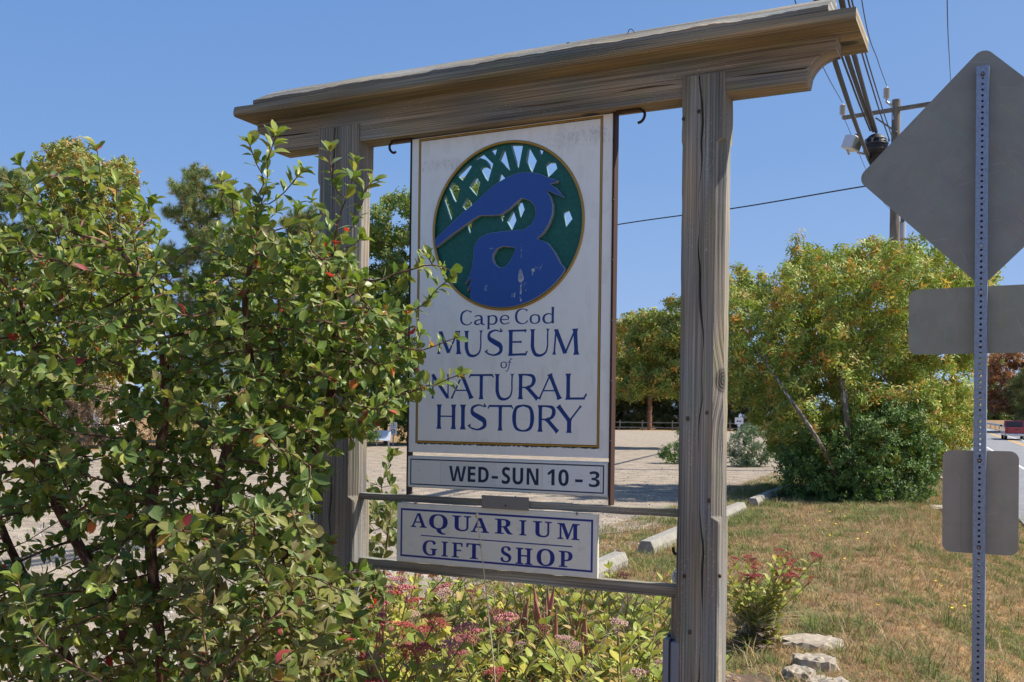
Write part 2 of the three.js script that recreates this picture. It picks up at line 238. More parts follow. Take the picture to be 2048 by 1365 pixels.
// a word placed by the photograph pixels of each letter: [letter, left px, right px, top py, base py]
function carve(c, S, rows, fill, x0, y0) {
  for (const [ch, pxa, pxb, pyt, pyb] of rows) {
    const a = onFrame(pxa, pyb, .0), b = onFrame(pxb, pyb, .0), t = onFrame((pxa + pxb) / 2, pyt, 0), m = onFrame((pxa + pxb) / 2, pyb, 0);
    const X0 = a[0], X1 = b[0], B = m[1], T = t[1];
    const wrap = { moveTo: (x, y) => c.moveTo((lerp(X0, X1, x) - x0) * S, -(lerp(B, T, y) - y0) * S), lineTo: (x, y) => c.lineTo((lerp(X0, X1, x) - x0) * S, -(lerp(B, T, y) - y0) * S), quadraticCurveTo: (x, y, u, v) => c.quadraticCurveTo((lerp(X0, X1, x) - x0) * S, -(lerp(B, T, y) - y0) * S, (lerp(X0, X1, u) - x0) * S, -(lerp(B, T, v) - y0) * S), closePath: () => c.closePath() };
    c.fillStyle = fill; for (const s of G[ch]) { c.beginPath(); s(wrap); c.fill('nonzero'); }
  }
}
const z2 = (list) => list.map(([ch, a, b, t, d]) => [ch, 800 + a / 3.102, 800 + b / 3.102, 600 + t / 3.102, 600 + d / 3.102]);
const words = z2([
  ['C', 368, 448, 66, 158], ['a', 455, 528, 96, 155], ['p', 534, 610, 96, 153], ['e', 616, 684, 95, 151], ['C', 708, 796, 55, 150], ['o', 802, 872, 90, 148], ['d', 880, 962, 84, 146],
  ['M', 222, 385, 192, 338], ['U', 388, 524, 192, 350], ['S', 526, 646, 186, 346], ['E', 660, 790, 186, 347], ['U', 797, 940, 181, 347], ['M', 936, 1118, 178, 342],
  ['o', 622, 664, 384, 424], ['f', 664, 692, 382, 424],
  ['N', 188, 312, 462, 612], ['A', 306, 458, 462, 614], ['T', 428, 578, 461, 617], ['U', 578, 718, 461, 619], ['R', 720, 862, 460, 617], ['A', 850, 1006, 460, 618], ['L', 1014, 1158, 458, 620],
  ['H', 220, 352, 650, 802], ['I', 366, 412, 651, 805], ['S', 420, 546, 650, 808], ['T', 544, 698, 653, 812], ['O', 692, 834, 652, 816], ['R', 842, 986, 655, 820], ['Y', 966, 1132, 657, 826]]);
function drawPanel(c, bump) {
  const S = 1024 / PW; c.fillStyle = bump ? '#d0d0d0' : '#f1f0ea'; c.fillRect(0, 0, 1024, 2048); const R = rng(5);
  if (!bump) {                                                       // weathering: grey algae smudges in the upper corners, specks, faint streaks
    for (let i = 0; i < 900; i++) { c.fillStyle = `rgba(${R() < .5 ? '190,186,170' : '215,216,215'},${.10 * R()})`; c.beginPath(); c.ellipse(R() * 1024, R() * 1600, 2 + R() * 26, 6 + R() * 60, 0, 0, 7); c.fill(); }
    for (const [ux, uy, n, w, h] of [[.17, .09, 320, .15, .022], [.83, .055, 700, .18, .036], [.93, .05, 240, .05, .034], [.5, .94, 120, .4, .008]]) for (let i = 0; i < n; i++) { c.fillStyle = `rgba(72,74,60,${.015 + .05 * R()})`; const x = (ux + (R() + R() - 1) * w) * 1024, y = (uy + (R() + R() - 1) * h) * 1536; c.beginPath(); c.ellipse(x, y, .8 + R() * 3, 1.5 + R() * 9, .25 * (R() - .5), 0, 7); c.fill(); }
    for (let i = 0; i < 70; i++) { c.fillStyle = `rgba(70,66,55,${.3 * R()})`; c.fillRect(R() * 1024, R() * 1560, 1 + R() * 2, 1 + R() * 3); }
  }
  const bxs = [onFrame(837, 282), onFrame(1200, 234), onFrame(1200, 894), onFrame(836, 884)];
  const X = (p) => (p - PX0) * S, Y = (p) => (PY1 - p) * S, x0 = X((bxs[0][0] + bxs[3][0]) / 2), x1 = X((bxs[1][0] + bxs[2][0]) / 2), y0 = Y((bxs[0][1] + bxs[1][1]) / 2), y1 = Y((bxs[2][1] + bxs[3][1]) / 2);
  if (bump) { c.strokeStyle = '#404040'; c.lineWidth = 12; c.strokeRect(x0, y0, x1 - x0, y1 - y0); }
  else { c.strokeStyle = '#4a3a1c'; c.lineWidth = 12; c.strokeRect(x0, y0, x1 - x0, y1 - y0); c.strokeStyle = gold; c.lineWidth = 7; c.strokeRect(x0 - .5, y0 - .5, x1 - x0, y1 - y0); c.strokeStyle = '#d3a744'; c.lineWidth = 1.6; c.strokeRect(x0 + 1, y0 + 1, x1 - x0, y1 - y0);
    for (let i = 0; i < 260; i++) { c.fillStyle = `rgba(45,35,22,${.25 + .5 * R()})`; const x = x0 + (x1 - x0) * R(); c.fillRect(x, y1 + 3 + R() * 5, 3 + R() * 14, 1.5 + R() * 3.5); }
    for (let i = 0; i < 90; i++) { c.fillStyle = `rgba(60,46,24,${.25 + .4 * R()})`; c.fillRect(x0 + (x1 - x0) * R(), y0 - 4 + R() * 8, 3 + R() * 8, 1.5); } }
  carve(c, S, words, bump ? '#202020' : navy, PX0, PY1);
}
const panelMap = canvasTexture(1024, Math.round(1024 * PH / PW), (c) => drawPanel(c, false)), panelBump = canvasTexture(1024, Math.round(1024 * PH / PW), (c) => drawPanel(c, true), false);
M.panelFace = new THREE.MeshStandardMaterial({ map: panelMap, bumpMap: panelBump, bumpScale: .0025, roughness: .42 });
M.panelSide = std(lin(.62, .60, .55), .6);
const msp = frameThing('museum_sign_panel', 'tall white sign panel with a blue heron roundel and carved museum lettering', 'sign', (PX0 + PX1) / 2, PY0, 0);
function flatUv(g, x0, x1, y0, y1) { const p = g.attributes.position, u = g.attributes.uv; for (let i = 0; i < p.count; i++) u.setXY(i, (p.getX(i) - x0) / (x1 - x0), (p.getY(i) - y0) / (y1 - y0)); return g; }
{
  const sh = new THREE.Shape(); sh.moveTo(PX0, PY0); sh.lineTo(PX1, PY0); sh.lineTo(PX1, PY1); sh.lineTo(PX0, PY1); sh.closePath();
  const h = new THREE.Path(); h.absarc(CXL, CYL, CR, 0, Math.PI * 2, true); sh.holes.push(h);
  const g = new THREE.ExtrudeGeometry(sh, { depth: .032, bevelEnabled: false, curveSegments: 96 }); g.translate(0, 0, -.032); flatUv(g, PX0, PX1, PY0, PY1);
  fpart('panel_board', g, [M.panelFace, M.panelSide], msp);
  M.gold = std(lin(.42, .26, .06), .45, { metalness: .35 });
  const ring = new THREE.TorusGeometry(CR - .001, .0045, 8, 128); ring.scale(1, 1, .8); ring.translate(CXL, CYL, .0005); fpart('gilt_ring', ring, M.gold, msp);
  const q7 = ([x, y]) => onFrame(860 + x / 6.4, 280 + y / 6.4, -.008), q1 = ([x, y]) => onFrame(800 + x / 3.102, 200 + y / 3.102, 0);
  const inside = ([x, y]) => { const dx = x - CXL, dy = y - CYL, r = Math.hypot(dx, dy), k = r > CR - .009 ? (CR - .009) / r : 1; return new THREE.Vector2(CXL + dx * k, CYL + dy * k); };
  const green = new THREE.Shape(); green.absarc(CXL, CYL, CR - .0006, 0, Math.PI * 2, false);
  const openings = [[[770, 130], [850, 98], [825, 205]], [[945, 108], [1012, 395], [886, 255]], [[1038, 48], [1180, 50], [1120, 375]], [[1262, 66], [1350, 268], [1297, 412], [1228, 266]], [[1390, 92], [1458, 108], [1414, 208]], [[1478, 325], [1518, 294], [1592, 294], [1612, 366], [1545, 440], [1512, 466]],
    [[572, 238], [664, 178], [786, 310], [726, 524], [642, 376], [650, 352], [688, 338], [756, 372], [728, 300], [690, 256], [640, 238], [586, 272]], [[352, 452], [488, 314], [516, 350], [415, 512]], [[582, 476], [628, 555], [590, 716], [504, 600]], [[285, 542], [371, 628], [318, 802], [212, 600]], [[165, 690], [276, 950], [255, 1034], [148, 760]],
    [[470, 735], [541, 850], [475, 926], [412, 850]], [[888, 422], [962, 508], [872, 566]], [[1130, 806], [1172, 806], [1197, 890], [1150, 1002], [1118, 850]], [[1055, 902], [1092, 1030], [1040, 1154], [986, 1045]], [[886, 972], [944, 966], [918, 1062]], [[466, 1080], [534, 1056], [500, 1228]], [[1700, 934], [1765, 902], [1808, 1010], [1735, 1108]]];
  for (const o of openings) { const raw = o.map(q7), mx = raw.reduce((a, p) => a + p[0], 0) / raw.length, my = raw.reduce((a, p) => a + p[1], 0) / raw.length; const pts = raw.map(([x, y]) => [mx + (x - mx) * 1.14 + .002, my + (y - my) * 1.1]).map(inside); if (THREE.ShapeUtils.area(pts) > 0) pts.reverse(); green.holes.push(new THREE.Path(pts)); }
  const gg = new THREE.ExtrudeGeometry(green, { depth: .015, bevelEnabled: false, curveSegments: 96 }); gg.translate(0, 0, -.023);
  const gtex = tex(256, 256, (u, v) => { const n = .5 + .5 * tnoise(u, v, 22, 22, 3), m = tnoise(u, v, 60, 60, 5) * .03; return [.02 + .02 * n, .33 + .06 * n + m, .29 + .05 * n + m]; }); gtex.repeat.set(3, 3);
  fpart('reed_lattice', gg, [new THREE.MeshStandardMaterial({ map: gtex, roughness: .5 }), std(lin(.12, .24, .27), .6)], msp).userData.label = 'dark green pierced reeds behind the heron';
  // the heron: photo outline, lower edge following the ring
  const up = [[66, 1280], [420, 950], [590, 815], [645, 757], [830, 590], [960, 510], [1080, 450], [1200, 424], [1310, 425], [1420, 446], [1510, 486], [1575, 506], [1643, 525], [1618, 550], [1545, 570], [1622, 624], [1722, 744], [1605, 690], [1490, 645], [1545, 722], [1580, 830], [1574, 960], [1530, 1080], [1455, 1200], [1376, 1270]].map(([x, y]) => onFrame(860 + x / 6.4, 280 + y / 6.4, 0));
  const back = [[920, 890], [962, 944], [1000, 1018], [1040, 1060]].map(q1), front = [[442, 1228], [448, 1150], [420, 1187], [447, 1125], [452, 1100], [410, 1140], [450, 1060], [462, 985], [465, 920], [488, 872], [520, 846], [565, 830], [640, 820], [775, 808], [828, 772], [850, 710], [845, 662], [812, 626], [760, 611], [735, 630], [684, 678], [630, 714], [560, 719], [500, 718], [440, 755], [330, 835], [224, 916]].map(q1);
  const outline = up.concat(back).map(inside); const a0 = Math.atan2(outline.at(-1).y - CYL, outline.at(-1).x - CXL), f0 = inside(front[0]); let a1 = Math.atan2(f0.y - CYL, f0.x - CXL); if (a1 > a0) a1 -= 2 * Math.PI;
  for (let i = 1; i < 24; i++) { const a = lerp(a0, a1, i / 24); outline.push(new THREE.Vector2(CXL + Math.cos(a) * (CR - .007), CYL + Math.sin(a) * (CR - .007))); }
  const hs = new THREE.Shape(outline.concat(front.map(inside))); const eye = [[726, 920], [690, 913], [640, 911], [605, 925], [582, 962], [580, 990], [592, 1020], [622, 1045], [656, 1040], [690, 1005], [712, 955]].map(q1).map(inside); hs.holes.push(new THREE.Path(eye));
  const hg = new THREE.ExtrudeGeometry(hs, { depth: .014, bevelEnabled: true, bevelThickness: .0012, bevelSize: .0012, bevelSegments: 1 }); hg.translate(0, 0, -.0075); flatUv(hg, CXL - CR, CXL + CR, CYL - CR, CYL + CR);
  const R = rng(9), hmap = canvasTexture(1024, 1024, (c) => {       // flaked paint: pale primer showing down the joint and in specks
    c.fillStyle = '#24519c'; c.fillRect(0, 0, 1024, 1024);
    for (let i = 0; i < 1500; i++) { c.fillStyle = `rgba(${R() < .5 ? '26,66,140' : '44,98,176'},${.12 * R()})`; c.beginPath(); c.ellipse(R() * 1024, R() * 1024, 3 + R() * 14, 3 + R() * 20, 0, 0, 7); c.fill(); }
    const sp = (x, y, s, n, sx, sy) => { for (let i = 0; i < n; i++) { c.fillStyle = ['#a8aab4', '#8e94a6', '#b9b8b8'][i % 3]; c.beginPath(); const X = x + (R() + R() - 1) * sx, Y = y + (R() + R() - 1) * sy, k = s * (.4 + R()); for (let q = 0; q < 7; q++) { const a = q / 7 * 6.283, r = k * (.6 + R() * .7); c.lineTo(X + Math.cos(a) * r, Y + Math.sin(a) * r * 1.5); } c.fill(); } };
    const u = (x) => (x - 205) / 933 * 1024, w = (y) => (y - 255) / 1045 * 1024;
    sp(u(775), w(1100), 11, 26, 9, 42); sp(u(775), w(1190), 5, 16, 6, 60); sp(u(848), w(1075), 7, 9, 7, 18); sp(u(775), w(960), 1.6, 22, 3, 60); sp(u(560), w(1165), 2.2, 14, 20, 34); sp(u(730), w(1215), 3, 14, 14, 12); sp(u(590), w(915), 2.4, 8, 14, 12); sp(u(880), w(1055), 1.8, 18, 30, 26); sp(u(800), w(1150), 2, 18, 30, 50);
  });
  fpart('heron', hg, [new THREE.MeshStandardMaterial({ map: hmap, roughness: .45 }), std(lin(.30, .33, .38), .6)], msp);
  // dark metal straps down both edges of the panel
  const barR = box(PX1 + .001, PX1 + .0085, railY + .011, beamBot, -.03, .004, .002), barL = box(PX0 - .007, PX0 - .001, railY + .011, beamBot, -.03, .002, .002);
  fpart('edge_strap', barR, M.rust, msp); fpart('edge_strap', barL, M.iron, msp);
  for (const [k, y] of steps(PY0 + .05, PY1 - .08, 5).entries()) { const g = new THREE.SphereGeometry(.004, 8, 6); g.translate(PX1 + .005, y, .004); fpart('screw_head', g, M.iron, msp); }
}
// ------------------------------------------------------------------ opening-hours strip
{
  const q = [onFrame(822, 914, .006), onFrame(1222, 924, .006), onFrame(1222, 995, .006), onFrame(820, 975, .006)];
  const x0 = PX0 + .001, x1 = PX1 - .001, y1 = Math.min(PY0 - .006, (q[0][1] + q[1][1]) / 2), y0 = (q[2][1] + q[3][1]) / 2;
  const t = frameThing('opening_hours_sign', 'low white strip sign giving the opening days under the heron panel', 'sign', (x0 + x1) / 2, y0, -.01);
  fpart('sign_box', box(x0, x1, y0, y1, -.030, .006, .003), std(lin(.66, .66, .62), .5), t);
  const S = 1024 / (x1 - x0), Hh = Math.round((y1 - y0) * S);
  const zz = (x, y) => onFrame(600 + x / 2.703, 860 + y / 2.703, .006);
  const map = canvasTexture(1024, Hh, (c) => {
    c.fillStyle = '#e2e3df'; c.fillRect(0, 0, 1024, Hh); const R = rng(3);
    c.strokeStyle = '#20304f'; c.lineWidth = 6; c.strokeRect(14, 12, 996, Hh - 24);
    for (const [px, tone] of [[756, '#dcddda'], [1312, '#e6e7e8'], [1630, '#e0e1de']]) { const x = (zz(px, 250)[0] - x0) * S; c.fillStyle = tone; c.fillRect(x, 18, 1004 - x > 0 ? Math.min(300, 1004 - x) : 0, Hh - 36); c.fillStyle = '#b9bab6'; c.fillRect(x, 18, 1.5, Hh - 36); }
    for (let i = 0; i < 160; i++) { c.fillStyle = `rgba(120,115,100,${.10 * R()})`; c.beginPath(); c.ellipse(R() * 1024, R() * Hh, 1 + R() * 14, 1 + R() * 5, 0, 0, 7); c.fill(); }
    c.fillStyle = '#1e3050'; c.textBaseline = 'alphabetic';
    for (const [s, a, b, top, base] of [['WED', 803, 1020, 196, 284], ['-', 1036, 1070, 200, 288], ['SUN', 1090, 1292, 203, 298], ['10', 1338, 1456, 212, 304], ['-', 1491, 1532, 216, 308], ['3', 1566, 1627, 222, 312]]) {
      const A = zz(a, base), B = zz(b, base), T = zz((a + b) / 2, top), Bs = zz((a + b) / 2, base), w = (B[0] - A[0]) * S, h = (T[1] - Bs[1]) * S;
      c.save(); c.translate((A[0] - x0) * S, (y1 - Bs[1]) * S); if (s === '-') { c.fillRect(0, -h * .42, w, h * .17); c.restore(); continue; }
      c.font = 'bold 100px sans-serif'; const m = c.measureText(s); c.scale(w / (m.actualBoundingBoxRight + m.actualBoundingBoxLeft), h / 72); c.fillText(s, m.actualBoundingBoxLeft, 0); c.restore();
    }
  });
  const g = new THREE.PlaneGeometry(x1 - x0 - .006, y1 - y0 - .006); g.translate((x0 + x1) / 2, (y0 + y1) / 2, .0066); fpart('lettered_face', g, new THREE.MeshStandardMaterial({ map, roughness: .4 }), t);
}
// ------------------------------------------------------------------ aquarium and gift shop board, fixed in front of the rails
{
  const z = .022, q = [onFrame(798, 1004, z), onFrame(1198, 1030, z), onFrame(1197, 1161, z), onFrame(795, 1119, z)];
  const x0 = (q[0][0] + q[3][0]) / 2, x1 = (q[1][0] + q[2][0]) / 2, y1 = (q[0][1] + q[1][1]) / 2, y0 = (q[2][1] + q[3][1]) / 2, S = 1024 / (x1 - x0), Hh = Math.round((y1 - y0) * S);
  const t = frameThing('aquarium_shop_sign', 'low white board lettered aquarium and gift shop inside a blue border', 'sign', (x0 + x1) / 2, y0, z - .004);
  fpart('board', box(x0, x1, y0, y1, z - .003, z + .009, .0015), std(lin(.62, .60, .50), .5), t);
  const zz = (x, y) => onFrame(600 + x / 2.703, 860 + y / 2.703, z);
  const map = canvasTexture(1024, Hh, (c) => {
    c.fillStyle = '#ebe9dd'; c.fillRect(0, 0, 1024, Hh); const R = rng(8);
    for (let i = 0; i < 240; i++) { c.fillStyle = `rgba(140,135,110,${.09 * R()})`; c.beginPath(); c.ellipse(R() * 1024, R() * Hh, 1 + R() * 20, 1 + R() * 12, 0, 0, 7); c.fill(); }
    c.strokeStyle = '#222f86'; c.lineWidth = 9; c.strokeRect(24, 28, 976, Hh - 56);
    const l0 = zz(660, 568), l1 = zz(1480, 634); c.lineWidth = 5; const ly = (y1 - (l0[1] + l1[1]) / 2) * S; c.beginPath(); c.moveTo((l0[0] - x0) * S, ly); c.lineTo((l1[0] - x0) * S, ly); c.stroke();
    c.fillStyle = '#222f86';
    for (const [s, a, b, top, base] of [['A', 604, 692, 448, 526], ['Q', 703, 806, 455, 536], ['U', 828, 932, 462, 546], ['A', 930, 1030, 474, 554], ['R', 1060, 1158, 480, 562], ['I', 1192, 1232, 486, 570], ['U', 1266, 1370, 492, 578], ['M', 1398, 1520, 504, 592], ['G', 668, 748, 598, 680], ['I', 770, 806, 605, 686], ['F', 826, 886, 610, 692], ['T', 904, 990, 616, 700], ['S', 1090, 1150, 630, 716], ['H', 1172, 1264, 638, 728], ['O', 1286, 1386, 646, 738], ['P', 1406, 1482, 656, 744]]) {
      const A = zz(a, base), B = zz(b, base), T = zz((a + b) / 2, top), Bs = zz((a + b) / 2, base), w = (B[0] - A[0]) * S, h = (T[1] - Bs[1]) * S;
      c.save(); c.translate((A[0] - x0) * S, (y1 - Bs[1]) * S); c.font = 'bold 100px serif'; const m = c.measureText(s), cap = 71.5; c.scale(w / (m.actualBoundingBoxRight + m.actualBoundingBoxLeft), h / cap); c.fillText(s, m.actualBoundingBoxLeft, 0); c.restore();
    }
  });
  const g = new THREE.PlaneGeometry(x1 - x0 - .003, y1 - y0 - .003); g.translate((x0 + x1) / 2, (y0 + y1) / 2, z + .0094); fpart('lettered_face', g, new THREE.MeshStandardMaterial({ map, roughness: .4 }), t);
  for (const [px, py] of [[1154, 1028], [831, 1006]]) fpart('screw_head', disc(px, py, .004, z + .0096, M.iron), std(lin(.3, .3, .3), .4, { metalness: .6 }), t);
  // plain grey plate over the middle of the upper rail
  const p0 = onFrame(964, 992, .036), p1 = onFrame(1057, 1026, .036);
  const pl = frameThing('grey_plate', 'small blank grey plate screwed over the middle of the upper rail', 'plate', (p0[0] + p1[0]) / 2, p1[1], .033);
  fpart('plate', box(p0[0], p1[0], p1[1] + .006, p0[1] + .002, .0325, .039, .001), std(lin(.24, .22, .20), .7), pl);
  fpart('screw_head', disc(1011, 1012, .0022, .0392, M.iron), M.iron, pl);
}
// ------------------------------------------------------------------ outlet box and round vent by the near post
{
  const a = onFrame(1325, 1282, .05), b = onFrame(1358, 1346, .05), y1 = a[1], y0 = Math.max(.3, b[1] - .05);
  const t = frameThing('outdoor_outlet_box', 'grey weatherproof outlet box at the foot of the near post', 'outlet box', (a[0] + b[0]) / 2, y0, .02);
  const m = std(lin(.20, .22, .26), .5); fpart('box_body', box(a[0], a[0] + .018, y0, y1 + .006, -.02, .05, .004), m, t); fpart('gasket', box(a[0] + .0185, a[0] + .0225, y0 + .003, y1 + .001, -.018, .046, .001), std(lin(.02, .02, .03), .6), t); fpart('lid', box(a[0] + .023, b[0], y0, y1, -.02, .052, .006), m, t); fpart('cable_gland', box(a[0] + .004, a[0] + .014, y1 + .006, y1 + .014, .0, .02, .002), std(lin(.03, .03, .05), .5), t); fpart('conduit', new THREE.CylinderGeometry(.012, .012, y0 + .1, 10).translate(a[0] + .03, (y0 - .1) / 2, .01), m, t);
  const [vx, vy] = onFrame(1357, 1160, -.05);
  const d = frameThing('round_garden_light', 'white ribbed round light peeping out behind the near post', 'garden light', vx, vy - .03, -.09);
  const wm = std(lin(.7, .72, .74), .4), ring = new THREE.TorusGeometry(.029, .003, 8, 32); ring.translate(vx, vy, -.085); fpart('rim', ring, wm, d);
  const hub = new THREE.CylinderGeometry(.012, .014, .012, 20); hub.rotateX(Math.PI / 2); hub.translate(vx, vy, -.087); fpart('hub', hub, wm, d);
  for (let i = 0; i < 18; i++) { const g = box(.012, .028, -.0016, .0016, -.004, .004, .0006); g.rotateZ(i / 18 * 2 * Math.PI); g.translate(vx, vy, -.087); fpart('rib', g, wm, d); }
  const bk = new THREE.CylinderGeometry(.027, .02, .02, 24); bk.rotateX(Math.PI / 2); bk.translate(vx, vy, -.104); fpart('housing', bk, std(lin(.25, .3, .33), .5), d);
  fpart('stake', new THREE.CylinderGeometry(.005, .005, vy, 8).translate(vx, vy / 2 - .03, -.104), M.iron, d);
}
// ------------------------------------------------------------------ ground, road, car park, flower bed
const roadY = (d) => -1.0 + .0115 * clamp(d, -30, 170), roadEdge = (d) => 2.3 + .409 * d + (d > 130 ? -((d - 130) ** 2) * .0016 : 0);
// edge of the car park, where the wheel stops stand, running along the road
const lotEdge = (d) => .91 + (d - 9.5) * .423;
function groundY(x, z) {
  const d = -z, s = x - roadEdge(d); let y = 0.006 * N2(x * .35, z * .35) * sstep(2, 6, d);
  const slope = sstep(-2.8, -.1, s); y = lerp(y, roadY(d) - .06, slope);
  if (s > 8.2) y += sstep(8.2, 16, s) * .9;
  return y;
}
{
  const xs = [], zs = []; for (let i = 0; i <= 150; i++) { const t = i / 150 * 2 - 1; xs.push(Math.sign(t) * (Math.abs(t) * 24 + Math.abs(t) ** 4 * 500)); } for (let i = 0; i <= 190; i++) { const t = i / 190; zs.push(14 - t * 70 - t ** 5 * 620); }
  const pos = [], uv = [], idx = []; for (const z of zs) for (const x0 of xs) { const x = x0 + .409 * clamp(-z, -14, 60); pos.push(x, groundY(x, z), z); uv.push(x, z); }
  const n = xs.length; for (let j = 0; j < zs.length - 1; j++) for (let i = 0; i < n - 1; i++) { const a = j * n + i; idx.push(a, a + 1, a + n, a + n, a + 1, a + n + 1); }
  const g = new THREE.BufferGeometry(); g.setAttribute('position', new THREE.Float32BufferAttribute(pos, 3)); g.setAttribute('uv', new THREE.Float32BufferAttribute(uv, 2)); g.setIndex(idx); g.computeVertexNormals();
  const turf = tex(1024, 1024, (u, v) => { const p = tnoise(u, v, 7, 7, 21), q = tnoise(u, v, 22, 22, 22), f = tnoise(u, v, 160, 160, 23), h = tnoise(u, v, 420, 420, 24), k = sstep(.1, .75, p * .7 + q * .5); const l = 1 + .16 * f + .22 * h; return [lerp(.585, .42, k) * l, lerp(.45, .42, k) * l, lerp(.285, .22, k) * l]; });
  const tb = tex(512, 512, (u, v) => .5 + .3 * tnoise(u, v, 150, 150, 25) + .2 * tnoise(u, v, 300, 300, 26), false);
  turf.repeat.set(.16, .16); tb.repeat.set(.4, .4);
  structure('ground', g, new THREE.MeshStandardMaterial({ map: turf, bumpMap: tb, bumpScale: .015, roughness: 1 }));
}
function sheet(outline, lift, div = 0) {                             // a flat sheet over the ground, outline in [x, z]
  const sh = new THREE.Shape(outline.map(([x, z]) => new THREE.Vector2(x, -z))), g = new THREE.ShapeGeometry(sh); g.rotateX(-Math.PI / 2); g.translate(0, lift, 0);
  const p = g.attributes.position, u = g.attributes.uv; for (let i = 0; i < p.count; i++) u.setXY(i, p.getX(i), p.getZ(i)); g.computeVertexNormals(); return g;
}
{ // crushed shell and gravel car park; ragged edge towards the lawn
  const R = rng(71), near = []; for (let d = 5; d <= 40; d += .7) near.push([lotEdge(d) - .95 + .75 * sstep(12, 15, d) + .3 * N2(d * .5, 4) + .12 * (R() - .5), -d]);
  const out = [[-32, -3.5], [-8, -4.3], [-2.2, -4.8], ...near, [20, -60], [34, -113], [-2, -114], [-4, -52], [-6.2, -47], [-15.4, -36.5], [-40, -30]];
  const gr = tex(1024, 1024, (u, v) => { const a = tnoise(u, v, 6, 6, 41), b = tnoise(u, v, 30, 30, 42), c = tnoise(u, v, 200, 200, 43), e = tnoise(u, v, 480, 480, 44), s = sstep(.25, .7, tnoise(u, v, 3, 11, 47)) * .10, l = 1 + .12 * a + .10 * b + .14 * c + .20 * e - s; return [.605 * l, .55 * l, .48 * l]; });
  const gb = tex(512, 512, (u, v) => .5 + .3 * tnoise(u, v, 120, 120, 45) + .25 * tnoise(u, v, 260, 260, 46), false); gr.repeat.set(.3, .3); gb.repeat.set(.6, .6);
  structure('gravel_car_park', sheet(out, .012), new THREE.MeshStandardMaterial({ map: gr, bumpMap: gb, bumpScale: .012, roughness: .98 }));
  // fallen leaves and loose stones on the gravel
  const peb = new THREE.IcosahedronGeometry(1, 0), list = [], q = new THREE.Quaternion();
  for (let i = 0; i < 16000; i++) { const d = 5.5 + 26 * R() ** 1.6, x = lerp(-.55 * d, lotEdge(d) - .3, R()); const s = .005 + .016 * R() ** 3; q.setFromEuler(new THREE.Euler(R() * 6, R() * 6, R() * 6)); const l = .18 + .3 * R(); list.push({ m: new THREE.Matrix4().compose(V(x, .014, -d), q, V(s * 1.3, s * .7, s)), c: lin(l * 1.05, l, l * .9) }); }
  instances('loose_stones', peb, std(lin(1, 1, 1), .95), list); tag(scene.children.at(-1), 'small loose stones strewn over the gravel car park', 'gravel');
}
function ribbon(x0, x1, d0, d1, lift, step = 2) {                     // strip along the road, offsets from the asphalt edge
  const pos = [], uv = [], idx = []; let n = 0; for (let d = d0; d <= d1 + 1e-6; d += step) { for (const o of [x0, x1]) { const x = roadEdge(d) + o; pos.push(x, roadY(d) + lift, -d); uv.push(x, d); } if (n) idx.push(n * 2 - 2, n * 2 - 1, n * 2, n * 2, n * 2 - 1, n * 2 + 1); n++; }
  const g = new THREE.BufferGeometry(); g.setAttribute('position', new THREE.Float32BufferAttribute(pos, 3)); g.setAttribute('uv', new THREE.Float32BufferAttribute(uv, 2)); g.setIndex(idx); g.computeVertexNormals(); return g;
}
{
  const as = tex(512, 512, (u, v) => { const a = tnoise(u, v, 5, 5, 51), b = tnoise(u, v, 150, 150, 52), c = tnoise(u, v, 30, 4, 53), l = 1 + .06 * a + .14 * b + .05 * c; return [.50 * l, .50 * l, .505 * l]; }); as.repeat.set(.3, .3);
  structure('road', ribbon(0, 7.4, -20, 260, 0), new THREE.MeshStandardMaterial({ map: as, roughness: .9 }));
  const wp = std(lin(.72, .72, .70), .7), yp = std(lin(.72, .42, .04), .7);
  structure('road_edge_line', ribbon(2.1, 2.24, -20, 260, .005), wp); structure('road_edge_line', ribbon(8.25 - 2.1, 8.4 - 2.1, -20, 260, .005), wp);
  structure('road_centre_line', ribbon(5.0 - .0, 5.13, -20, 260, .005), yp); structure('road_centre_line', ribbon(5.3, 5.43, -20, 260, .005), yp);
}
// flower bed mound under and in front of the sign
const bedTop = (x, z) => { const e = Math.max(Math.abs(x + .35) / 2.0, Math.abs(z + 3.9) / 2.0); return .26 * (1 - sstep(.55, 1.05, e)) + .025 * N2(x * 2, z * 2) - .02; };
{
  const g = new THREE.PlaneGeometry(4.6, 4.6, 60, 60); g.rotateX(-Math.PI / 2); g.translate(-.35, 0, -3.9); const p = g.attributes.position, u = g.attributes.uv; for (let i = 0; i < p.count; i++) { const x = p.getX(i), z = p.getZ(i); p.setY(i, bedTop(x, z) - .012 + .012 * N2(x * 14, z * 14)); u.setXY(i, x, z); } g.computeVertexNormals();
  const so = tex(512, 512, (u, v) => { const a = tnoise(u, v, 10, 10, 61), b = tnoise(u, v, 120, 120, 62), c = tnoise(u, v, 300, 300, 63), l = 1 + .2 * a + .3 * b + .3 * c; return [.36 * l, .29 * l, .225 * l]; });
  structure('flower_bed_soil', g, new THREE.MeshStandardMaterial({ map: so, roughness: 1 }));
}
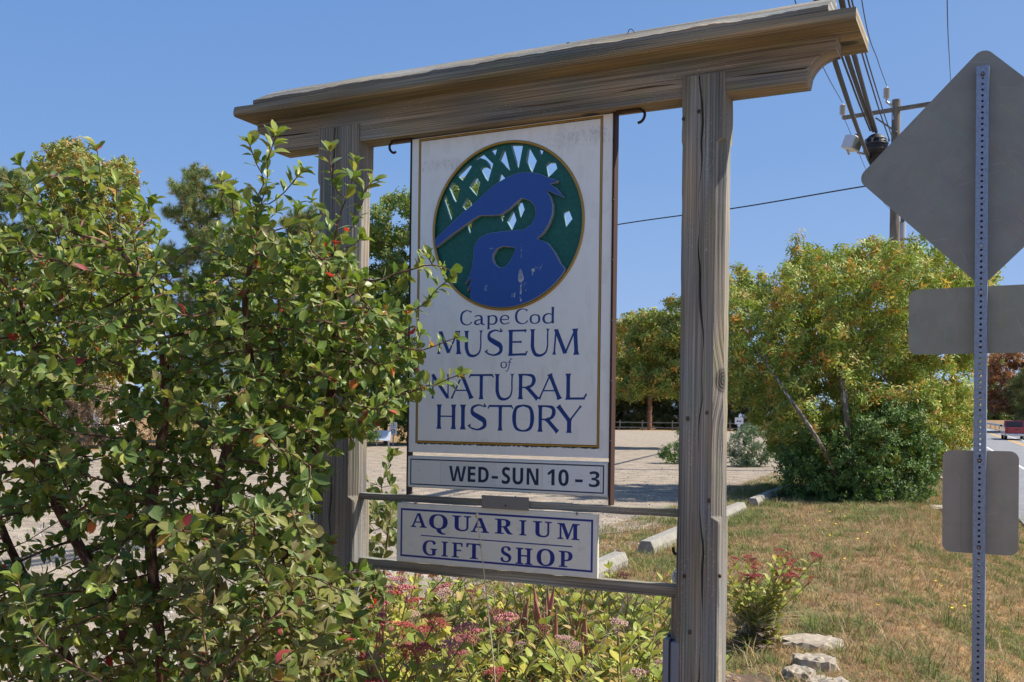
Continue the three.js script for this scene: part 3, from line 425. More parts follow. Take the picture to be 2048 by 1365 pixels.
// ------------------------------------------------------------------ plants: growth by space colonisation, leaves as real blades
function grow(attr, roots, o) {                                      // attr: points; roots: polylines that already stand
  const nodes = []; for (const line of roots) { let par = -1; line.forEach((p) => { nodes.push({ p: p.clone(), par, kids: 0 }); if (par >= 0) nodes[par].kids++; par = nodes.length - 1; }); }
  const near = attr.map(() => [-1, Infinity]), alive = attr.map(() => true), kill2 = o.kill ** 2, reach2 = o.reach ** 2; let from = 0;
  for (let it = 0; it < o.steps; it++) {
    const end = nodes.length;
    for (let a = 0; a < attr.length; a++) if (alive[a]) { for (let n = from; n < end; n++) { const d = attr[a].distanceToSquared(nodes[n].p); if (d < near[a][1]) near[a] = [n, d]; } if (near[a][1] < kill2) alive[a] = false; }
    from = end; const pull = new Map();
    for (let a = 0; a < attr.length; a++) if (alive[a] && near[a][1] < reach2) { const n = near[a][0]; if (!pull.has(n)) pull.set(n, V(0, 0, 0)); pull.get(n).add(attr[a].clone().sub(nodes[n].p).normalize()); }
    if (!pull.size) break; let added = 0;
    for (const [n, v] of pull) { if (nodes[n].kids > 3) continue; if (v.lengthSq() < .01) v.y += .3; v.normalize(); v.y += o.up ?? .08; v.normalize(); const p = nodes[n].p.clone().addScaledVector(v, o.step * (.85 + .3 * o.R())); if (nodes[n].last && nodes[n].last.distanceToSquared(p) < (o.step * .4) ** 2) { nodes[n].kids = 9; continue; } nodes[n].last = p; nodes.push({ p, par: n, kids: 0 }); nodes[n].kids++; added++; }
    if (!added) break;
  }
  for (const n of nodes) { n.r2 = 0; n.ch = []; }
  for (let i = nodes.length - 1; i >= 0; i--) { const n = nodes[i]; if (!n.ch.length) n.r2 = o.tip ** o.pow; n.r = n.r2 ** (1 / o.pow); if (n.par >= 0) { nodes[n.par].r2 += n.r2; nodes[n.par].ch.push(i); } }
  return nodes;
}
function branchGeo(nodes, minR, maxR, rad = 6) {                     // chains of nodes as tapering tubes
  const pos = [], nor = [], uv = [], idx = [];
  const chain = (line) => { if (line.length < 2) return; const base = pos.length / 3; let u = V(1, 0, 0), len = 0;
    line.forEach((n, j) => { const a = line[Math.max(0, j - 1)].p, b = line[Math.min(line.length - 1, j + 1)].p, t = b.clone().sub(a).normalize(); u = u.clone().addScaledVector(t, -u.dot(t)); if (u.lengthSq() < 1e-4) u = V(0, 0, 1).addScaledVector(t, -t.z); u.normalize(); const w = t.clone().cross(u); if (j) len += n.p.distanceTo(line[j - 1].p); const r = Math.min(maxR, n.r);
      for (let k = 0; k <= rad; k++) { const an = k / rad * 2 * Math.PI, c = Math.cos(an), s = Math.sin(an), x = u.x * c + w.x * s, y = u.y * c + w.y * s, z = u.z * c + w.z * s; pos.push(n.p.x + x * r, n.p.y + y * r, n.p.z + z * r); nor.push(x, y, z); uv.push(k / rad * r * 6.28, len); if (j && k) { const q = base + j * (rad + 1) + k; idx.push(q - 1, q - rad - 2, q, q, q - rad - 2, q - rad - 1); } } }); };
  const stack = []; nodes.forEach((n, i) => { if (n.par < 0) stack.push(i); });
  while (stack.length) { let i = stack.pop(); const line = []; if (nodes[i].par >= 0) line.push({ p: nodes[nodes[i].par].p, r: Math.min(nodes[nodes[i].par].r, nodes[i].r * 1.25) });
    for (;;) { line.push(nodes[i]); const ch = nodes[i].ch.filter((k) => nodes[k].r >= minR); if (!ch.length) break; ch.sort((a, b) => nodes[b].r - nodes[a].r); for (const k of ch.slice(1)) stack.push(k); i = ch[0]; } chain(line); }
  const g = new THREE.BufferGeometry(); g.setAttribute('position', new THREE.Float32BufferAttribute(pos, 3)); g.setAttribute('normal', new THREE.Float32BufferAttribute(nor, 3)); g.setAttribute('uv', new THREE.Float32BufferAttribute(uv, 2)); g.setIndex(idx); return g;
}
// a leaf: lies along +y from its stalk, face towards +z, folded along the midrib, tip curling back; size 1 long
function leafGeo(width, fold, curl, widest = .55, st = 5, stalk = .08, twist = 0) {
  const pos = [], uv = [], idx = [], prof = (t) => Math.max(.0, Math.sin(Math.PI * clamp(t) ** (Math.log(.5) / Math.log(widest))) ** .85);
  for (let j = 0; j <= st; j++) { const t = j / st, y = stalk + (1 - stalk) * t, w = (j === 0 || j === st ? .02 : prof(t)) * width / 2, zc = -curl * t * t, tw = twist * t;
    for (const s of [-1, 0, 1]) { const x = s * w, z = zc + (s ? fold * w : 0) - .06 * curl * Math.abs(s); pos.push(x * Math.cos(tw) - z * Math.sin(tw) * .3, y - curl * curl * t * .4, z + x * Math.sin(tw)); uv.push(.5 + s * .5 * (w / (width / 2 || 1)), t); } }
  for (let j = 0; j < st; j++) for (let s = 0; s < 2; s++) { const a = j * 3 + s; idx.push(a, a + 1, a + 3, a + 3, a + 1, a + 4); }
  const g = new THREE.BufferGeometry(); g.setAttribute('position', new THREE.Float32BufferAttribute(pos, 3)); g.setAttribute('uv', new THREE.Float32BufferAttribute(uv, 2)); g.setIndex(idx); g.computeVertexNormals(); return g;
}
const leafTex = tex(128, 256, (u, v) => { const x = Math.abs(u - .5) * 2, vein = Math.exp(-((x / .05) ** 2)), side = Math.max(0, Math.sin((v * 9 - x * 2.2) * Math.PI * 2)) ** 10 * (1 - vein) * .8, n = tnoise(u, v, 12, 12, 91), k = 1 + .10 * n + .28 * vein + .12 * side; return [.86 * k, .86 * k, .80 * k]; });
const leafMat = (o = {}) => new THREE.MeshPhysicalMaterial({ map: leafTex, color: lin(1, 1, 1), roughness: .92, transmission: .5, thickness: 0, side: THREE.DoubleSide, clearcoat: .5, clearcoatRoughness: .33, specularIntensity: .6, ...o });
function barkTex(seed, tone) { return tex(256, 512, (u, v) => { const a = tnoise(u, v, 26, 10, seed), b = tnoise(u, v, 80, 30, seed + 1), c = tnoise(u, v, 8, 5, seed + 2), l = 1 + .3 * a + .25 * b + .2 * c, q = Math.max(0, c - .3) * .35; return [(tone[0] + q) * l, (tone[1] + q) * l, (tone[2] + q * .9) * l]; }); }
const barkA = barkTex(101, [.34, .27, .23]), barkB = barkTex(111, [.45, .41, .36]); barkA.repeat.set(6, 3); barkB.repeat.set(2, 1);
M.twig = new THREE.MeshStandardMaterial({ map: barkA, color: lin(1.25, .95, .85), roughness: .9 }); M.bark = new THREE.MeshStandardMaterial({ map: barkB, roughness: .95 });
const _q = new THREE.Quaternion(), _q2 = new THREE.Quaternion();
// place a blade: along = growth direction, face = where its upper side looks
function blade(p, along, face, size, sx = 1) { const y = along.clone().normalize(), z = face.clone().addScaledVector(y, -face.dot(y)); if (z.lengthSq() < 1e-4) z.set(y.y, -y.x, .3).addScaledVector(y, -V(y.y, -y.x, .3).dot(y)); z.normalize(); const x = y.clone().cross(z); return new THREE.Matrix4().makeBasis(x.multiplyScalar(size * sx), y.multiplyScalar(size), z.multiplyScalar(size)).setPosition(p); }
const rv = (R) => { let v; do v = V(R() * 2 - 1, R() * 2 - 1, R() * 2 - 1); while (v.lengthSq() > 1 || v.lengthSq() < .01); return v.normalize(); };

// ------------------------------------------------------------------ the big shrub in front of the sign
{
  const R = rng(2024), A = [];
  const inPoly = (P, x, y) => { let c = false; for (let i = 0, j = P.length - 1; i < P.length; j = i++) if ((P[i][1] > y) !== (P[j][1] > y) && x < (P[j][0] - P[i][0]) * (y - P[i][1]) / (P[j][1] - P[i][1]) + P[i][0]) c = !c; return c; };
  // outline of the leafy mass on the photograph, the depth spread round 2.55 m (the stems stand in front of the far post)
  const body = [[-260, 470], [-60, 430], [40, 470], [130, 490], [205, 480], [300, 560], [350, 620], [420, 600], [450, 480], [520, 440], [600, 480], [650, 470], [720, 520], [760, 580], [810, 620], [850, 660], [840, 760], [830, 820], [760, 850], [700, 900], [650, 960], [640, 1050], [690, 1120], [640, 1220], [600, 1400], [560, 1600], [-200, 1600], [-260, 900]];
  const gap = [[[150, 780], [215, 790], [215, 890], [170, 930], [120, 870]], [[0, 1030], [130, 1050], [170, 1130], [150, 1200], [60, 1160], [0, 1120]], [[170, 925], [235, 940], [220, 985], [165, 970]]];
  while (A.length < 4000) { const x = -260 + 1120 * R(), y = 380 + 1200 * R(); if (!inPoly(body, x, y) || gap.some((g) => inPoly(g, x, y))) continue; const low = sstep(950, 1250, y); if (y > 1365 && R() < .75) continue; if (low > 0 && x < 420 && R() < .45 * low) continue; if (x < -20 && R() < .5) continue; if (N2(x / 75 + 9, y / 75) < -.3 && R() < .8) continue;
    const mid = 2.58 - .12 * sstep(1000, 1300, y), w = x > 640 ? .22 : .42; A.push(at(x, y, mid + (R() + R() - 1) * w)); }
  for (let i = 0; i < 620;) { const x = 470 + 330 * R(), y = 470 + 420 * R(); if (inPoly(body, x, y) && N2(x / 60 + 3, y / 60) > -.3) { A.push(at(x, y, 2.5 + .4 * (R() + R() - 1) * .6)); i++; } }
  const spray = (pts, d, n) => { const C = new THREE.CatmullRomCurve3(pts.map(([x, y], i) => at(x, y, lerp(d[0], d[1], i / (pts.length - 1))))); for (let i = 0; i <= n; i++) A.push(C.getPoint(i / n)); };
  for (const [pts, d, n] of [[[[230, 520], [215, 420], [192, 288]], [2.5, 2.42], 9], [[[180, 500], [110, 400], [20, 312]], [2.5, 2.4], 9], [[[220, 510], [150, 420], [125, 345]], [2.55, 2.5], 6], [[[300, 560], [320, 470], [312, 388]], [2.6, 2.6], 6], [[[500, 520], [528, 390], [556, 262]], [2.45, 2.35], 11], [[[510, 440], [505, 330], [490, 262]], [2.42, 2.35], 7], [[[520, 430], [580, 380], [612, 335]], [2.45, 2.4], 5], [[[670, 470], [660, 370], [655, 272]], [2.45, 2.38], 9], [[[680, 470], [705, 380], [735, 322]], [2.5, 2.45], 7], [[[690, 440], [730, 380], [756, 352]], [2.5, 2.46], 5], [[[440, 520], [435, 420], [450, 345]], [2.6, 2.6], 6],
    [[[700, 700], [790, 610], [840, 525], [850, 505]], [2.6, 2.45], 11], [[[760, 660], [850, 590], [915, 552]], [2.6, 2.48], 9], [[[700, 800], [800, 740], [890, 690], [925, 672]], [2.55, 2.42], 12], [[[740, 820], [850, 775], [930, 748]], [2.55, 2.4], 10], [[[720, 840], [800, 815], [870, 795]], [2.55, 2.45], 8], [[[20, 560], [-20, 470], [-40, 400]], [2.6, 2.5], 6], [[[350, 1400], [400, 1250], [360, 1130], [330, 1050]], [2.0, 1.95], 12], [[[420, 1450], [480, 1250], [520, 1130], [610, 990], [640, 920]], [2.1, 2.15], 16], [[[380, 1500], [450, 1330], [560, 1260], [700, 1180]], [2.1, 2.2], 14], [[[420, 1450], [520, 1350], [620, 1290]], [2.0, 2.0], 10], [[[60, 1500], [60, 1300], [30, 1150]], [2.1, 2.0], 8]]) spray(pts, d, n);
  for (let i = 0; i < 34; i++) { const x = -120 + 850 * (i + R() * .8) / 34, top = 440 + 40 * Math.sin(x * .02 + 2) + 110 * sstep(270, 330, x) * sstep(470, 410, x) + 40 * sstep(60, 0, x), l = 50 + 85 * R(), dx = (R() - .4) * 70, d = 2.3 + .5 * R(); spray([[x, top + 110], [x + dx * .4, top + 30], [x + dx, top + 30 - l]], [d + .05, d - .05], 7); }
  const low = [[320, 1090], [430, 1010], [560, 1010], [640, 1120], [705, 1190], [690, 1300], [630, 1420], [310, 1420]]; for (let i = 0; i < 200;) { const x = 310 + 400 * R(), y = 1000 + 420 * R(); if (inPoly(low, x, y)) { A.push(at(x, y, 1.95 + .35 * R())); i++; } }
  const foot = [[540, 1110], [690, 1130], [775, 1150], [770, 1240], [720, 1340], [700, 1400], [520, 1400]]; for (let i = 0; i < 300;) { const x = 520 + 260 * R(), y = 1100 + 300 * R(); if (inPoly(foot, x, y)) { A.push(at(x, y, 2.35 + .45 * R())); i++; } }
  const stemLine = (pts) => { const C = new THREE.CatmullRomCurve3(pts.map(([x, y, d]) => at(x, y, d))), n = Math.round(C.getLength() / .035); return C.getSpacedPoints(n); };
  const roots = [[[330, 1960, 2.55], [300, 1600, 2.55], [255, 1300, 2.55], [235, 1220, 2.55], [150, 1080, 2.58], [95, 960, 2.6], [85, 780, 2.6], [60, 640, 2.6]], [[345, 1960, 2.5], [330, 1600, 2.5], [320, 1300, 2.5], [300, 1050, 2.5], [330, 800, 2.52], [310, 620, 2.5], [240, 500, 2.5]], [[360, 1970, 2.45], [430, 1400, 2.45], [430, 1080, 2.46], [450, 910, 2.48], [500, 780, 2.5], [490, 600, 2.46], [510, 480, 2.44]], [[370, 1960, 2.55], [470, 1500, 2.6], [560, 1200, 2.62], [600, 1000, 2.62], [660, 800, 2.62], [670, 640, 2.58], [672, 520, 2.5]], [[340, 1970, 2.6], [220, 1500, 2.7], [100, 1250, 2.75], [0, 1050, 2.75], [-60, 800, 2.7]], [[390, 1960, 2.35], [380, 1650, 2.15], [360, 1500, 2.05]]].map(stemLine);
  const nodes = grow(A, roots, { kill: .034, reach: .40, step: .025, steps: 140, tip: .0014, pow: 2.3, up: .06, R });
  const leaves = [], cols = { green: [], red: [] };
  const pal = [[.125, .185, .020], [.155, .205, .024], [.095, .155, .022], [.180, .220, .032], [.075, .130, .022], [.215, .225, .042]], olive = [[.165, .165, .040], [.150, .130, .045], [.180, .190, .045], [.125, .165, .030]], hot = [[.42, .035, .022], [.45, .12, .02], [.30, .04, .05], [.38, .20, .025]];
  const put = (p, along, face, size, tone) => { let c = tone; const k = 1.65 + 1.2 * R() * R(); leaves.push({ p, m: blade(p, along, face, size, .85 + .3 * R()), c: lin(c[0] * k, c[1] * k, c[2] * k), hot: hot.includes(c), d: -p.z }); };
  const pick = (p) => { const px = p.x / -p.z * F + CX, py = HY - (p.y - EYE) / -p.z * F; if (R() < .013 + (px > 680 && py > 600 ? .03 : 0)) return hot[Math.floor(R() * 4)]; const ol = sstep(950, 1200, py) * sstep(200, 420, px) * .55 + (-p.z < 2.25 ? .3 : 0); return R() < ol ? olive[Math.floor(R() * 4)] : pal[Math.floor(R() * 6)]; };
  nodes.forEach((n, i) => {
    if (n.r > .0052 || n.par < 0) return; const t = n.p.clone().sub(nodes[n.par].p).normalize(), phi = i * 2.4, u = V(0, 1, 0).cross(t).normalize(); if (u.lengthSq() < .1) u.set(1, 0, 0); const w = t.clone().cross(u);
    const tip = !n.ch.length, cnt = tip ? 7 : R() < .45 ? 4 : 2;
    for (let k = 0; k < cnt; k++) { const a = phi + k * (tip ? 1.26 : 3.1) + R() * .6, rad = u.clone().multiplyScalar(Math.cos(a)).addScaledVector(w, Math.sin(a)), spread = tip ? .55 + .4 * R() : .75 + .5 * R();
      const along = t.clone().multiplyScalar(Math.cos(spread)).addScaledVector(rad, Math.sin(spread)).addScaledVector(rv(R), .22); along.y += .18; const face = t.clone().multiplyScalar(.6).add(V(.25, .9, .1)).addScaledVector(rv(R), .55).addScaledVector(rad, -.4);
      const s = (.015 + .028 * R() ** .7) * (tip ? .95 : 1) * (n.p.y > 2 ? 1.15 : 1) * (-n.p.z < 2.25 ? 1.15 : 1); put(n.p.clone().addScaledVector(t, -.01 * R()), along, face, s, pick(n.p)); }
  });
  console.log('shrub nodes', nodes.length, 'leaves', leaves.length);
  const base = at(345, 1960, 2.5); base.y = 0;
  const t = thing('large_leafy_shrub', 'tall leafy green shrub with a few red leaves, in front of the far sign post', 'shrub', base);
  const sh = (g) => g.translate(-base.x, -base.y, -base.z);
  mesh('branches', sh(branchGeo(nodes, 0, .015, 6)), M.twig, t);
  const shapes = [leafGeo(.56, .28, .14, .58), leafGeo(.5, .55, .2, .56), leafGeo(.62, .16, .06, .6), leafGeo(.46, .8, .28, .52, 5, .08, .4)], mat = leafMat();
  const T = new THREE.Matrix4().makeTranslation(-base.x, -base.y, -base.z);
  // the leaves that show largest are leaves of their own, the rest one mass
  leaves.forEach((l) => { const px = l.p.x / -l.p.z * F + CX, py = HY - (l.p.y - EYE) / -l.p.z * F; l.size = (px > 0 && px < 1000 && py > 240 && py < 1365) ? 1 / l.d + (l.hot ? .2 : 0) + (py < 480 || px > 760 ? .12 : 0) : 0; });
  leaves.sort((a, b) => b.size - a.size); const toneMats = new Map();
  const toneOf = (c) => { const key = [c.r, c.g, c.b].map((x) => Math.round(Math.log(x) * 2.2)).join(); if (!toneMats.has(key)) toneMats.set(key, leafMat({ color: c.clone() })); return toneMats.get(key); };
  leaves.slice(0, 300).forEach((l, i) => { const m = mesh('leaf', shapes[i % 4], toneOf(l.c), t); m.applyMatrix4(T.clone().multiply(l.m)); });
  for (let k = 0; k < 4; k++) instances('foliage', shapes[k], mat, leaves.slice(300).filter((_, i) => i % 4 === k).map((l) => ({ m: T.clone().multiply(l.m), c: l.c })), t);
}
// ------------------------------------------------------------------ trees and bushes: outline measured on the photograph, depth from what they stand on
const inside2 = (P, x, y) => { let c = false; for (let i = 0, j = P.length - 1; i < P.length; j = i++) if ((P[i][1] > y) !== (P[j][1] > y) && x < (P[j][0] - P[i][0]) * (y - P[i][1]) / (P[j][1] - P[i][1]) + P[i][0]) c = !c; return c; };
function sprayGeo(seed, n, lw, len, droop, st = 2) {                 // a twig end with n leaves; 1 unit long
  const R = rng(seed), parts = [], g = leafGeo(lw, .35, .18, .5, st, .04);
  for (let i = 0; i < n; i++) { const t = .15 + .8 * i / n, a = i * 2.4 + R(), along = V(Math.cos(a) * .8, .55 - droop, Math.sin(a) * .8).addScaledVector(rv(R), .25), k = g.clone(); k.applyMatrix4(blade(V(0, t, 0), along, V(.1, 1, .1).addScaledVector(rv(R), .5), len * (.75 + .5 * R()))); parts.push(k); }
  return mergeGeometries(parts);
}
function needleGeo(seed, n) { const R = rng(seed), pos = [], idx = []; for (let i = 0; i < n; i++) { const d = rv(R); d.y = Math.abs(d.y) * .8 + .35; d.normalize(); const b = V(0, R() * .5, 0), e = b.clone().addScaledVector(d, .5 + .25 * R()), w = rv(R).cross(d).normalize().multiplyScalar(.022), k = pos.length / 3; pos.push(b.x - w.x, b.y - w.y, b.z - w.z, b.x + w.x, b.y + w.y, b.z + w.z, e.x, e.y, e.z); idx.push(k, k + 1, k + 2); } const g = new THREE.BufferGeometry(); g.setAttribute('position', new THREE.Float32BufferAttribute(pos, 3)); g.setAttribute('uv', new THREE.Float32BufferAttribute(new Float32Array(pos.length / 3 * 2).fill(.3), 2)); g.setIndex(idx); g.computeVertexNormals(); return g; }
const SP = { broad: [sprayGeo(1, 8, .6, .42, .05), sprayGeo(2, 7, .66, .4, .1)], narrow: [sprayGeo(3, 8, .30, .50, .45, 3), sprayGeo(4, 8, .34, .46, .6, 3)], small: [sprayGeo(5, 10, .6, .30, 0), sprayGeo(6, 9, .55, .32, 0)], pine: [needleGeo(7, 34), needleGeo(8, 34)] };
const crownMat = leafMat({ map: null, clearcoat: 0, roughness: .8, specularIntensity: 1, transmission: .4 }), needleMat = leafMat({ map: null, transmission: .12, clearcoat: 0 });
function tree(name, label, category, group, o) {
  const R = rng(o.seed), A = []; let xa = 1e9, xb = -1e9, ya = 1e9, yb = -1e9; for (const [x, y] of o.poly) { xa = Math.min(xa, x); xb = Math.max(xb, x); ya = Math.min(ya, y); yb = Math.max(yb, y); }
  const cx = (xa + xb) / 2, hw = (xb - xa) / 2; let guard = 0;
  while (A.length < o.n && guard++ < 2e5) { const x = lerp(xa, xb, R()), y = lerp(ya, yb, R()); if (!inside2(o.poly, x, y)) continue; if (o.clump && N2(x / o.clump + o.seed, y / o.clump) < (o.hole ?? -.25)) continue; const k = Math.sqrt(Math.max(.08, 1 - ((x - cx) / hw) ** 2)); A.push(at(x, y, o.d + (R() * 2 - 1) * o.deep * k)); }
  if (o.sprigs) for (let i = 0; i < o.sprigs; i++) { const q = o.poly[2 + Math.floor(R() * 18)], x = q[0] + (R() - .5) * 36, l = 20 + 34 * R(), dx = (R() - .4) * 30, dd = o.d + (R() - .5) * 1.6; for (let k = 0; k <= 4; k++) A.push(at(x + dx * k / 4, q[1] + 20 - l * k / 4, dd)); }
  const lines = o.trunks.map((pts) => { const C = new THREE.CatmullRomCurve3(pts.map(([x, y, dd]) => { const p = at(x, y, o.d + (dd ?? 0)); return p; })); C.points[0].y = groundY(C.points[0].x, C.points[0].z) - .15; return C.getSpacedPoints(Math.max(3, Math.round(C.getLength() / o.step))); });
  const nodes = grow(A, lines, { kill: o.step * 1.7, reach: o.step * 14, step: o.step, steps: 160, tip: o.tip, pow: o.pow ?? 2.2, up: o.up ?? .05, R });
  const base = lines[0][0].clone(); base.y += .15; const t = thing(name, label, category, base, 0, group), T = new THREE.Matrix4().makeTranslation(-base.x, -base.y, -base.z);
  mesh(o.bush ? 'branches' : 'trunk', branchGeo(nodes, o.tip * (o.minTwig ?? 1.4), o.maxR, 7).translate(-base.x, -base.y, -base.z), o.bark ?? M.bark, t);
  const lists = SP[o.spray].map(() => []), small = nodes.filter((n) => n.r < o.tip * (o.leafy ?? 3) && n.par >= 0);
  for (const n of small) { const tdir = n.p.clone().sub(nodes[n.par].p).normalize(), dense = o.per * (o.spray === 'pine' ? 2.6 : o.spray === 'narrow' ? 3.2 : o.spray === 'small' ? 3.0 : 2.8), cnt = (n.ch.length ? dense : dense * 1.8), m = Math.floor(cnt) + (R() < cnt % 1 ? 1 : 0);
    for (let k = 0; k < m; k++) { const along = tdir.clone().multiplyScalar(.5).addScaledVector(rv(R), .9); along.y += o.spray === 'narrow' ? -.05 : .25; const c = o.pal[Math.floor(R() ** 1.7 * o.pal.length)], v = (1.2 + .9 * R()) * (o.bright ?? 1), q = Math.floor(R() * lists.length); lists[q].push({ m: T.clone().multiply(blade(n.p.clone().addScaledVector(rv(R), o.step * 1.1 * R()), along, rv(R), o.size * (.75 + .5 * R()))), c: lin(c[0] * v, c[1] * v, c[2] * v) }); } }
  lists.forEach((l, i) => instances('crown', SP[o.spray][i], o.spray === 'pine' ? needleMat : crownMat, l, t));
  console.log(name, nodes.length, lists.reduce((s, l) => s + l.length, 0)); return t;
}
const P = { oak: [[.16, .20, .03], [.22, .21, .03], [.13, .17, .03], [.30, .22, .03], [.28, .15, .03]], green: [[.10, .16, .025], [.13, .19, .03], [.08, .13, .02], [.17, .20, .035]], pine: [[.085, .11, .035], [.11, .13, .04], [.07, .09, .03], [.18, .15, .06]], cherry: [[.15, .205, .028], [.19, .23, .032], [.125, .18, .026], [.22, .245, .036], [.23, .235, .034], [.27, .24, .04], [.31, .22, .04], [.35, .17, .035]], bush: [[.065, .125, .016], [.085, .15, .02], [.05, .10, .014], [.13, .19, .03]], rust: [[.26, .12, .05], [.20, .11, .05], [.17, .16, .04], [.32, .15, .05]], dry: [[.30, .21, .12], [.24, .17, .10], [.20, .18, .08], [.34, .26, .16]], juniper: [[.10, .15, .07], [.13, .18, .08], [.08, .12, .06]] };
tree('pine_tree', 'shaggy pine at the car park edge left of the yellowing oak', 'tree', null, { seed: 301, poly: [[-170, 420], [-60, 350], [0, 345], [25, 328], [60, 360], [75, 420], [92, 520], [80, 640], [60, 780], [-170, 800]], d: 44, deep: 3, n: 620, step: .28, trunks: [[[-40, 870], [-40, 600], [-35, 420]]], tip: .012, maxR: .2, spray: 'pine', per: 2.6, size: .42, pal: P.pine, bright: 1.5, clump: 60, hole: -.35 });
tree('oak_tree', 'broad oak with yellowing leaves rising above the shrub', 'tree', null, { seed: 302, poly: [[62, 306], [90, 285], [130, 280], [165, 292], [205, 315], [250, 325], [275, 345], [288, 420], [310, 500], [300, 640], [280, 780], [100, 790], [70, 600], [60, 430]], d: 47, deep: 3.2, n: 800, step: .28, trunks: [[[180, 880], [180, 650], [175, 420]]], tip: .012, maxR: .24, spray: 'broad', per: 2.0, size: .42, pal: P.oak, clump: 55, hole: -.45 });
tree('pine_tree', 'open crowned dark pine between the oak and the far sign post', 'tree', null, { seed: 303, poly: [[325, 395], [345, 355], [380, 335], [420, 332], [452, 372], [480, 345], [492, 420], [520, 520], [520, 700], [470, 800], [330, 800], [300, 660], [322, 540]], d: 42, deep: 2.4, n: 620, step: .26, trunks: [[[430, 880], [425, 640], [420, 420]]], tip: .012, maxR: .2, spray: 'pine', per: 2.3, size: .38, pal: P.pine, bright: 1.35, clump: 38, hole: -.1 });
tree('pine_tree', 'dense pine directly behind the far sign post', 'tree', null, { seed: 304, poly: [[480, 480], [540, 440], [600, 420], [660, 430], [720, 440], [740, 560], [730, 830], [470, 840]], d: 50, deep: 3, n: 650, step: .3, trunks: [[[610, 880], [610, 640], [605, 450]]], tip: .013, maxR: .2, spray: 'pine', per: 2.4, size: .45, pal: P.pine, bright: 1.3, clump: 60, hole: -.4 });
tree('oak_tree', 'green oak showing between the far post and the heron panel', 'tree', null, { seed: 305, poly: [[730, 430], [755, 405], [790, 392], [820, 392], [850, 370], [905, 364], [960, 376], [1000, 420], [1030, 520], [1030, 840], [730, 850]], d: 50, deep: 4, n: 1000, step: .3, trunks: [[[870, 885], [870, 650], [860, 450]], [[770, 885], [778, 650], [785, 480]]], tip: .013, maxR: .2, spray: 'broad', per: 2.1, size: .45, pal: [...P.green, ...P.oak.slice(0, 3)], clump: 60, hole: -.5 });
tree('maple_tree', 'distant yellow green tree beyond the split rail fence', 'tree', null, { seed: 306, poly: [[1130, 720], [1190, 660], [1232, 640], [1262, 626], [1290, 642], [1315, 670], [1340, 720], [1350, 800], [1130, 820]], d: 122, deep: 6, n: 420, step: .6, trunks: [[[1250, 860], [1250, 760], [1250, 680]]], tip: .03, maxR: .3, spray: 'broad', per: 2.2, size: .95, pal: [...P.oak, [.42, .30, .03]], clump: 40, hole: -.5 });
tree('wild_cherry_tree', 'slender leaved tree seen between the panel and the near post', 'tree', 'wild cherry trees by the lawn', { seed: 307, poly: [[1240, 700], [1268, 628], [1300, 612], [1345, 608], [1400, 590], [1450, 575], [1470, 640], [1470, 760], [1400, 800], [1330, 790], [1280, 800], [1236, 790]], d: 48, deep: 2.5, n: 420, step: .22, trunks: [[[1405, 900], [1400, 780], [1390, 680]]], tip: .009, maxR: .14, spray: 'narrow', per: 2.6, size: .42, pal: P.cherry, bright: .95 });
for (const [i, [x0, x1, y0, d, lab]] of [[1175, 1290, 752, 124, 'dark cedar behind the fence under the yellow green tree'], [1280, 1400, 742, 126, 'dark cedar behind the fence by the red brown trunk'], [1390, 1560, 735, 125, 'dark cedar behind the fence beside the arrow sign']].entries())
  tree('cedar_tree', lab, 'tree', null, { seed: 320 + i, poly: [[x0, y0 + 30], [(x0 + x1) / 2, y0], [x1, y0 + 25], [x1 + 8, 858], [x0 - 8, 858]], d, deep: 4, n: 300, step: .6, trunks: [[[(x0 + x1) / 2, 862], [(x0 + x1) / 2, 820], [(x0 + x1) / 2, y0 + 30]]], tip: .03, maxR: .2, spray: 'pine', per: 3, size: 1.0, pal: [[.04, .055, .02], [.055, .07, .025], [.03, .045, .018]] });
tree('wild_cherry_tree', 'spreading tree with bronzing narrow leaves, crown behind the diamond road sign', 'tree', 'wild cherry trees by the lawn', { seed: 308, poly: [[1425, 690], [1445, 600], [1458, 548], [1484, 542], [1520, 585], [1548, 556], [1575, 535], [1600, 510], [1640, 520], [1680, 514], [1720, 506], [1760, 498], [1805, 478], [1845, 500], [1885, 515], [1925, 530], [1955, 560], [1990, 545], [1975, 650], [1960, 760], [1955, 850], [1930, 915], [1880, 950], [1800, 930], [1700, 920], [1600, 945], [1555, 920], [1520, 850], [1470, 825], [1430, 800]], d: 20.2, deep: 2.4, sprigs: 40, n: 1900, step: .13, trunks: [[[1700, 1000, -.8], [1698, 900, -2.0], [1690, 800, -2.2], [1680, 720, -1.6], [1640, 620]], [[1690, 1000, -.9], [1662, 930, -2.2], [1630, 870, -2.6], [1575, 790, -2.2], [1530, 720, -1.5]], [[1710, 1000, .2], [1740, 900, .3], [1780, 800, .4], [1830, 690, .5]], [[1705, 1000, .4], [1720, 850, .8], [1730, 700, .9]]], tip: .0055, maxR: .085, spray: 'narrow', per: 1.7, size: .2, bright: 1.18, pal: P.cherry, clump: 70, hole: -.75 });
tree('evergreen_bush', 'dense dark green bush at the foot of the spreading tree', 'bush', null, { seed: 309, bush: true, poly: [[1556, 940], [1570, 890], [1590, 900], [1620, 850], [1650, 870], [1690, 815], [1730, 850], [1765, 800], [1800, 830], [1835, 805], [1862, 850], [1884, 890], [1880, 950], [1868, 990], [1830, 1012], [1600, 1014], [1570, 985]], d: 18.8, deep: 1.3, n: 1000, step: .1, trunks: [[[1700, 1030], [1700, 980], [1690, 900]], [[1720, 1030], [1760, 960], [1800, 880]], [[1690, 1030], [1640, 980], [1610, 910]], [[1730, 1030], [1820, 980], [1860, 900]]], tip: .004, maxR: .03, spray: 'small', per: 1.2, size: .2, pal: P.bush, clump: 40, hole: -.55 });
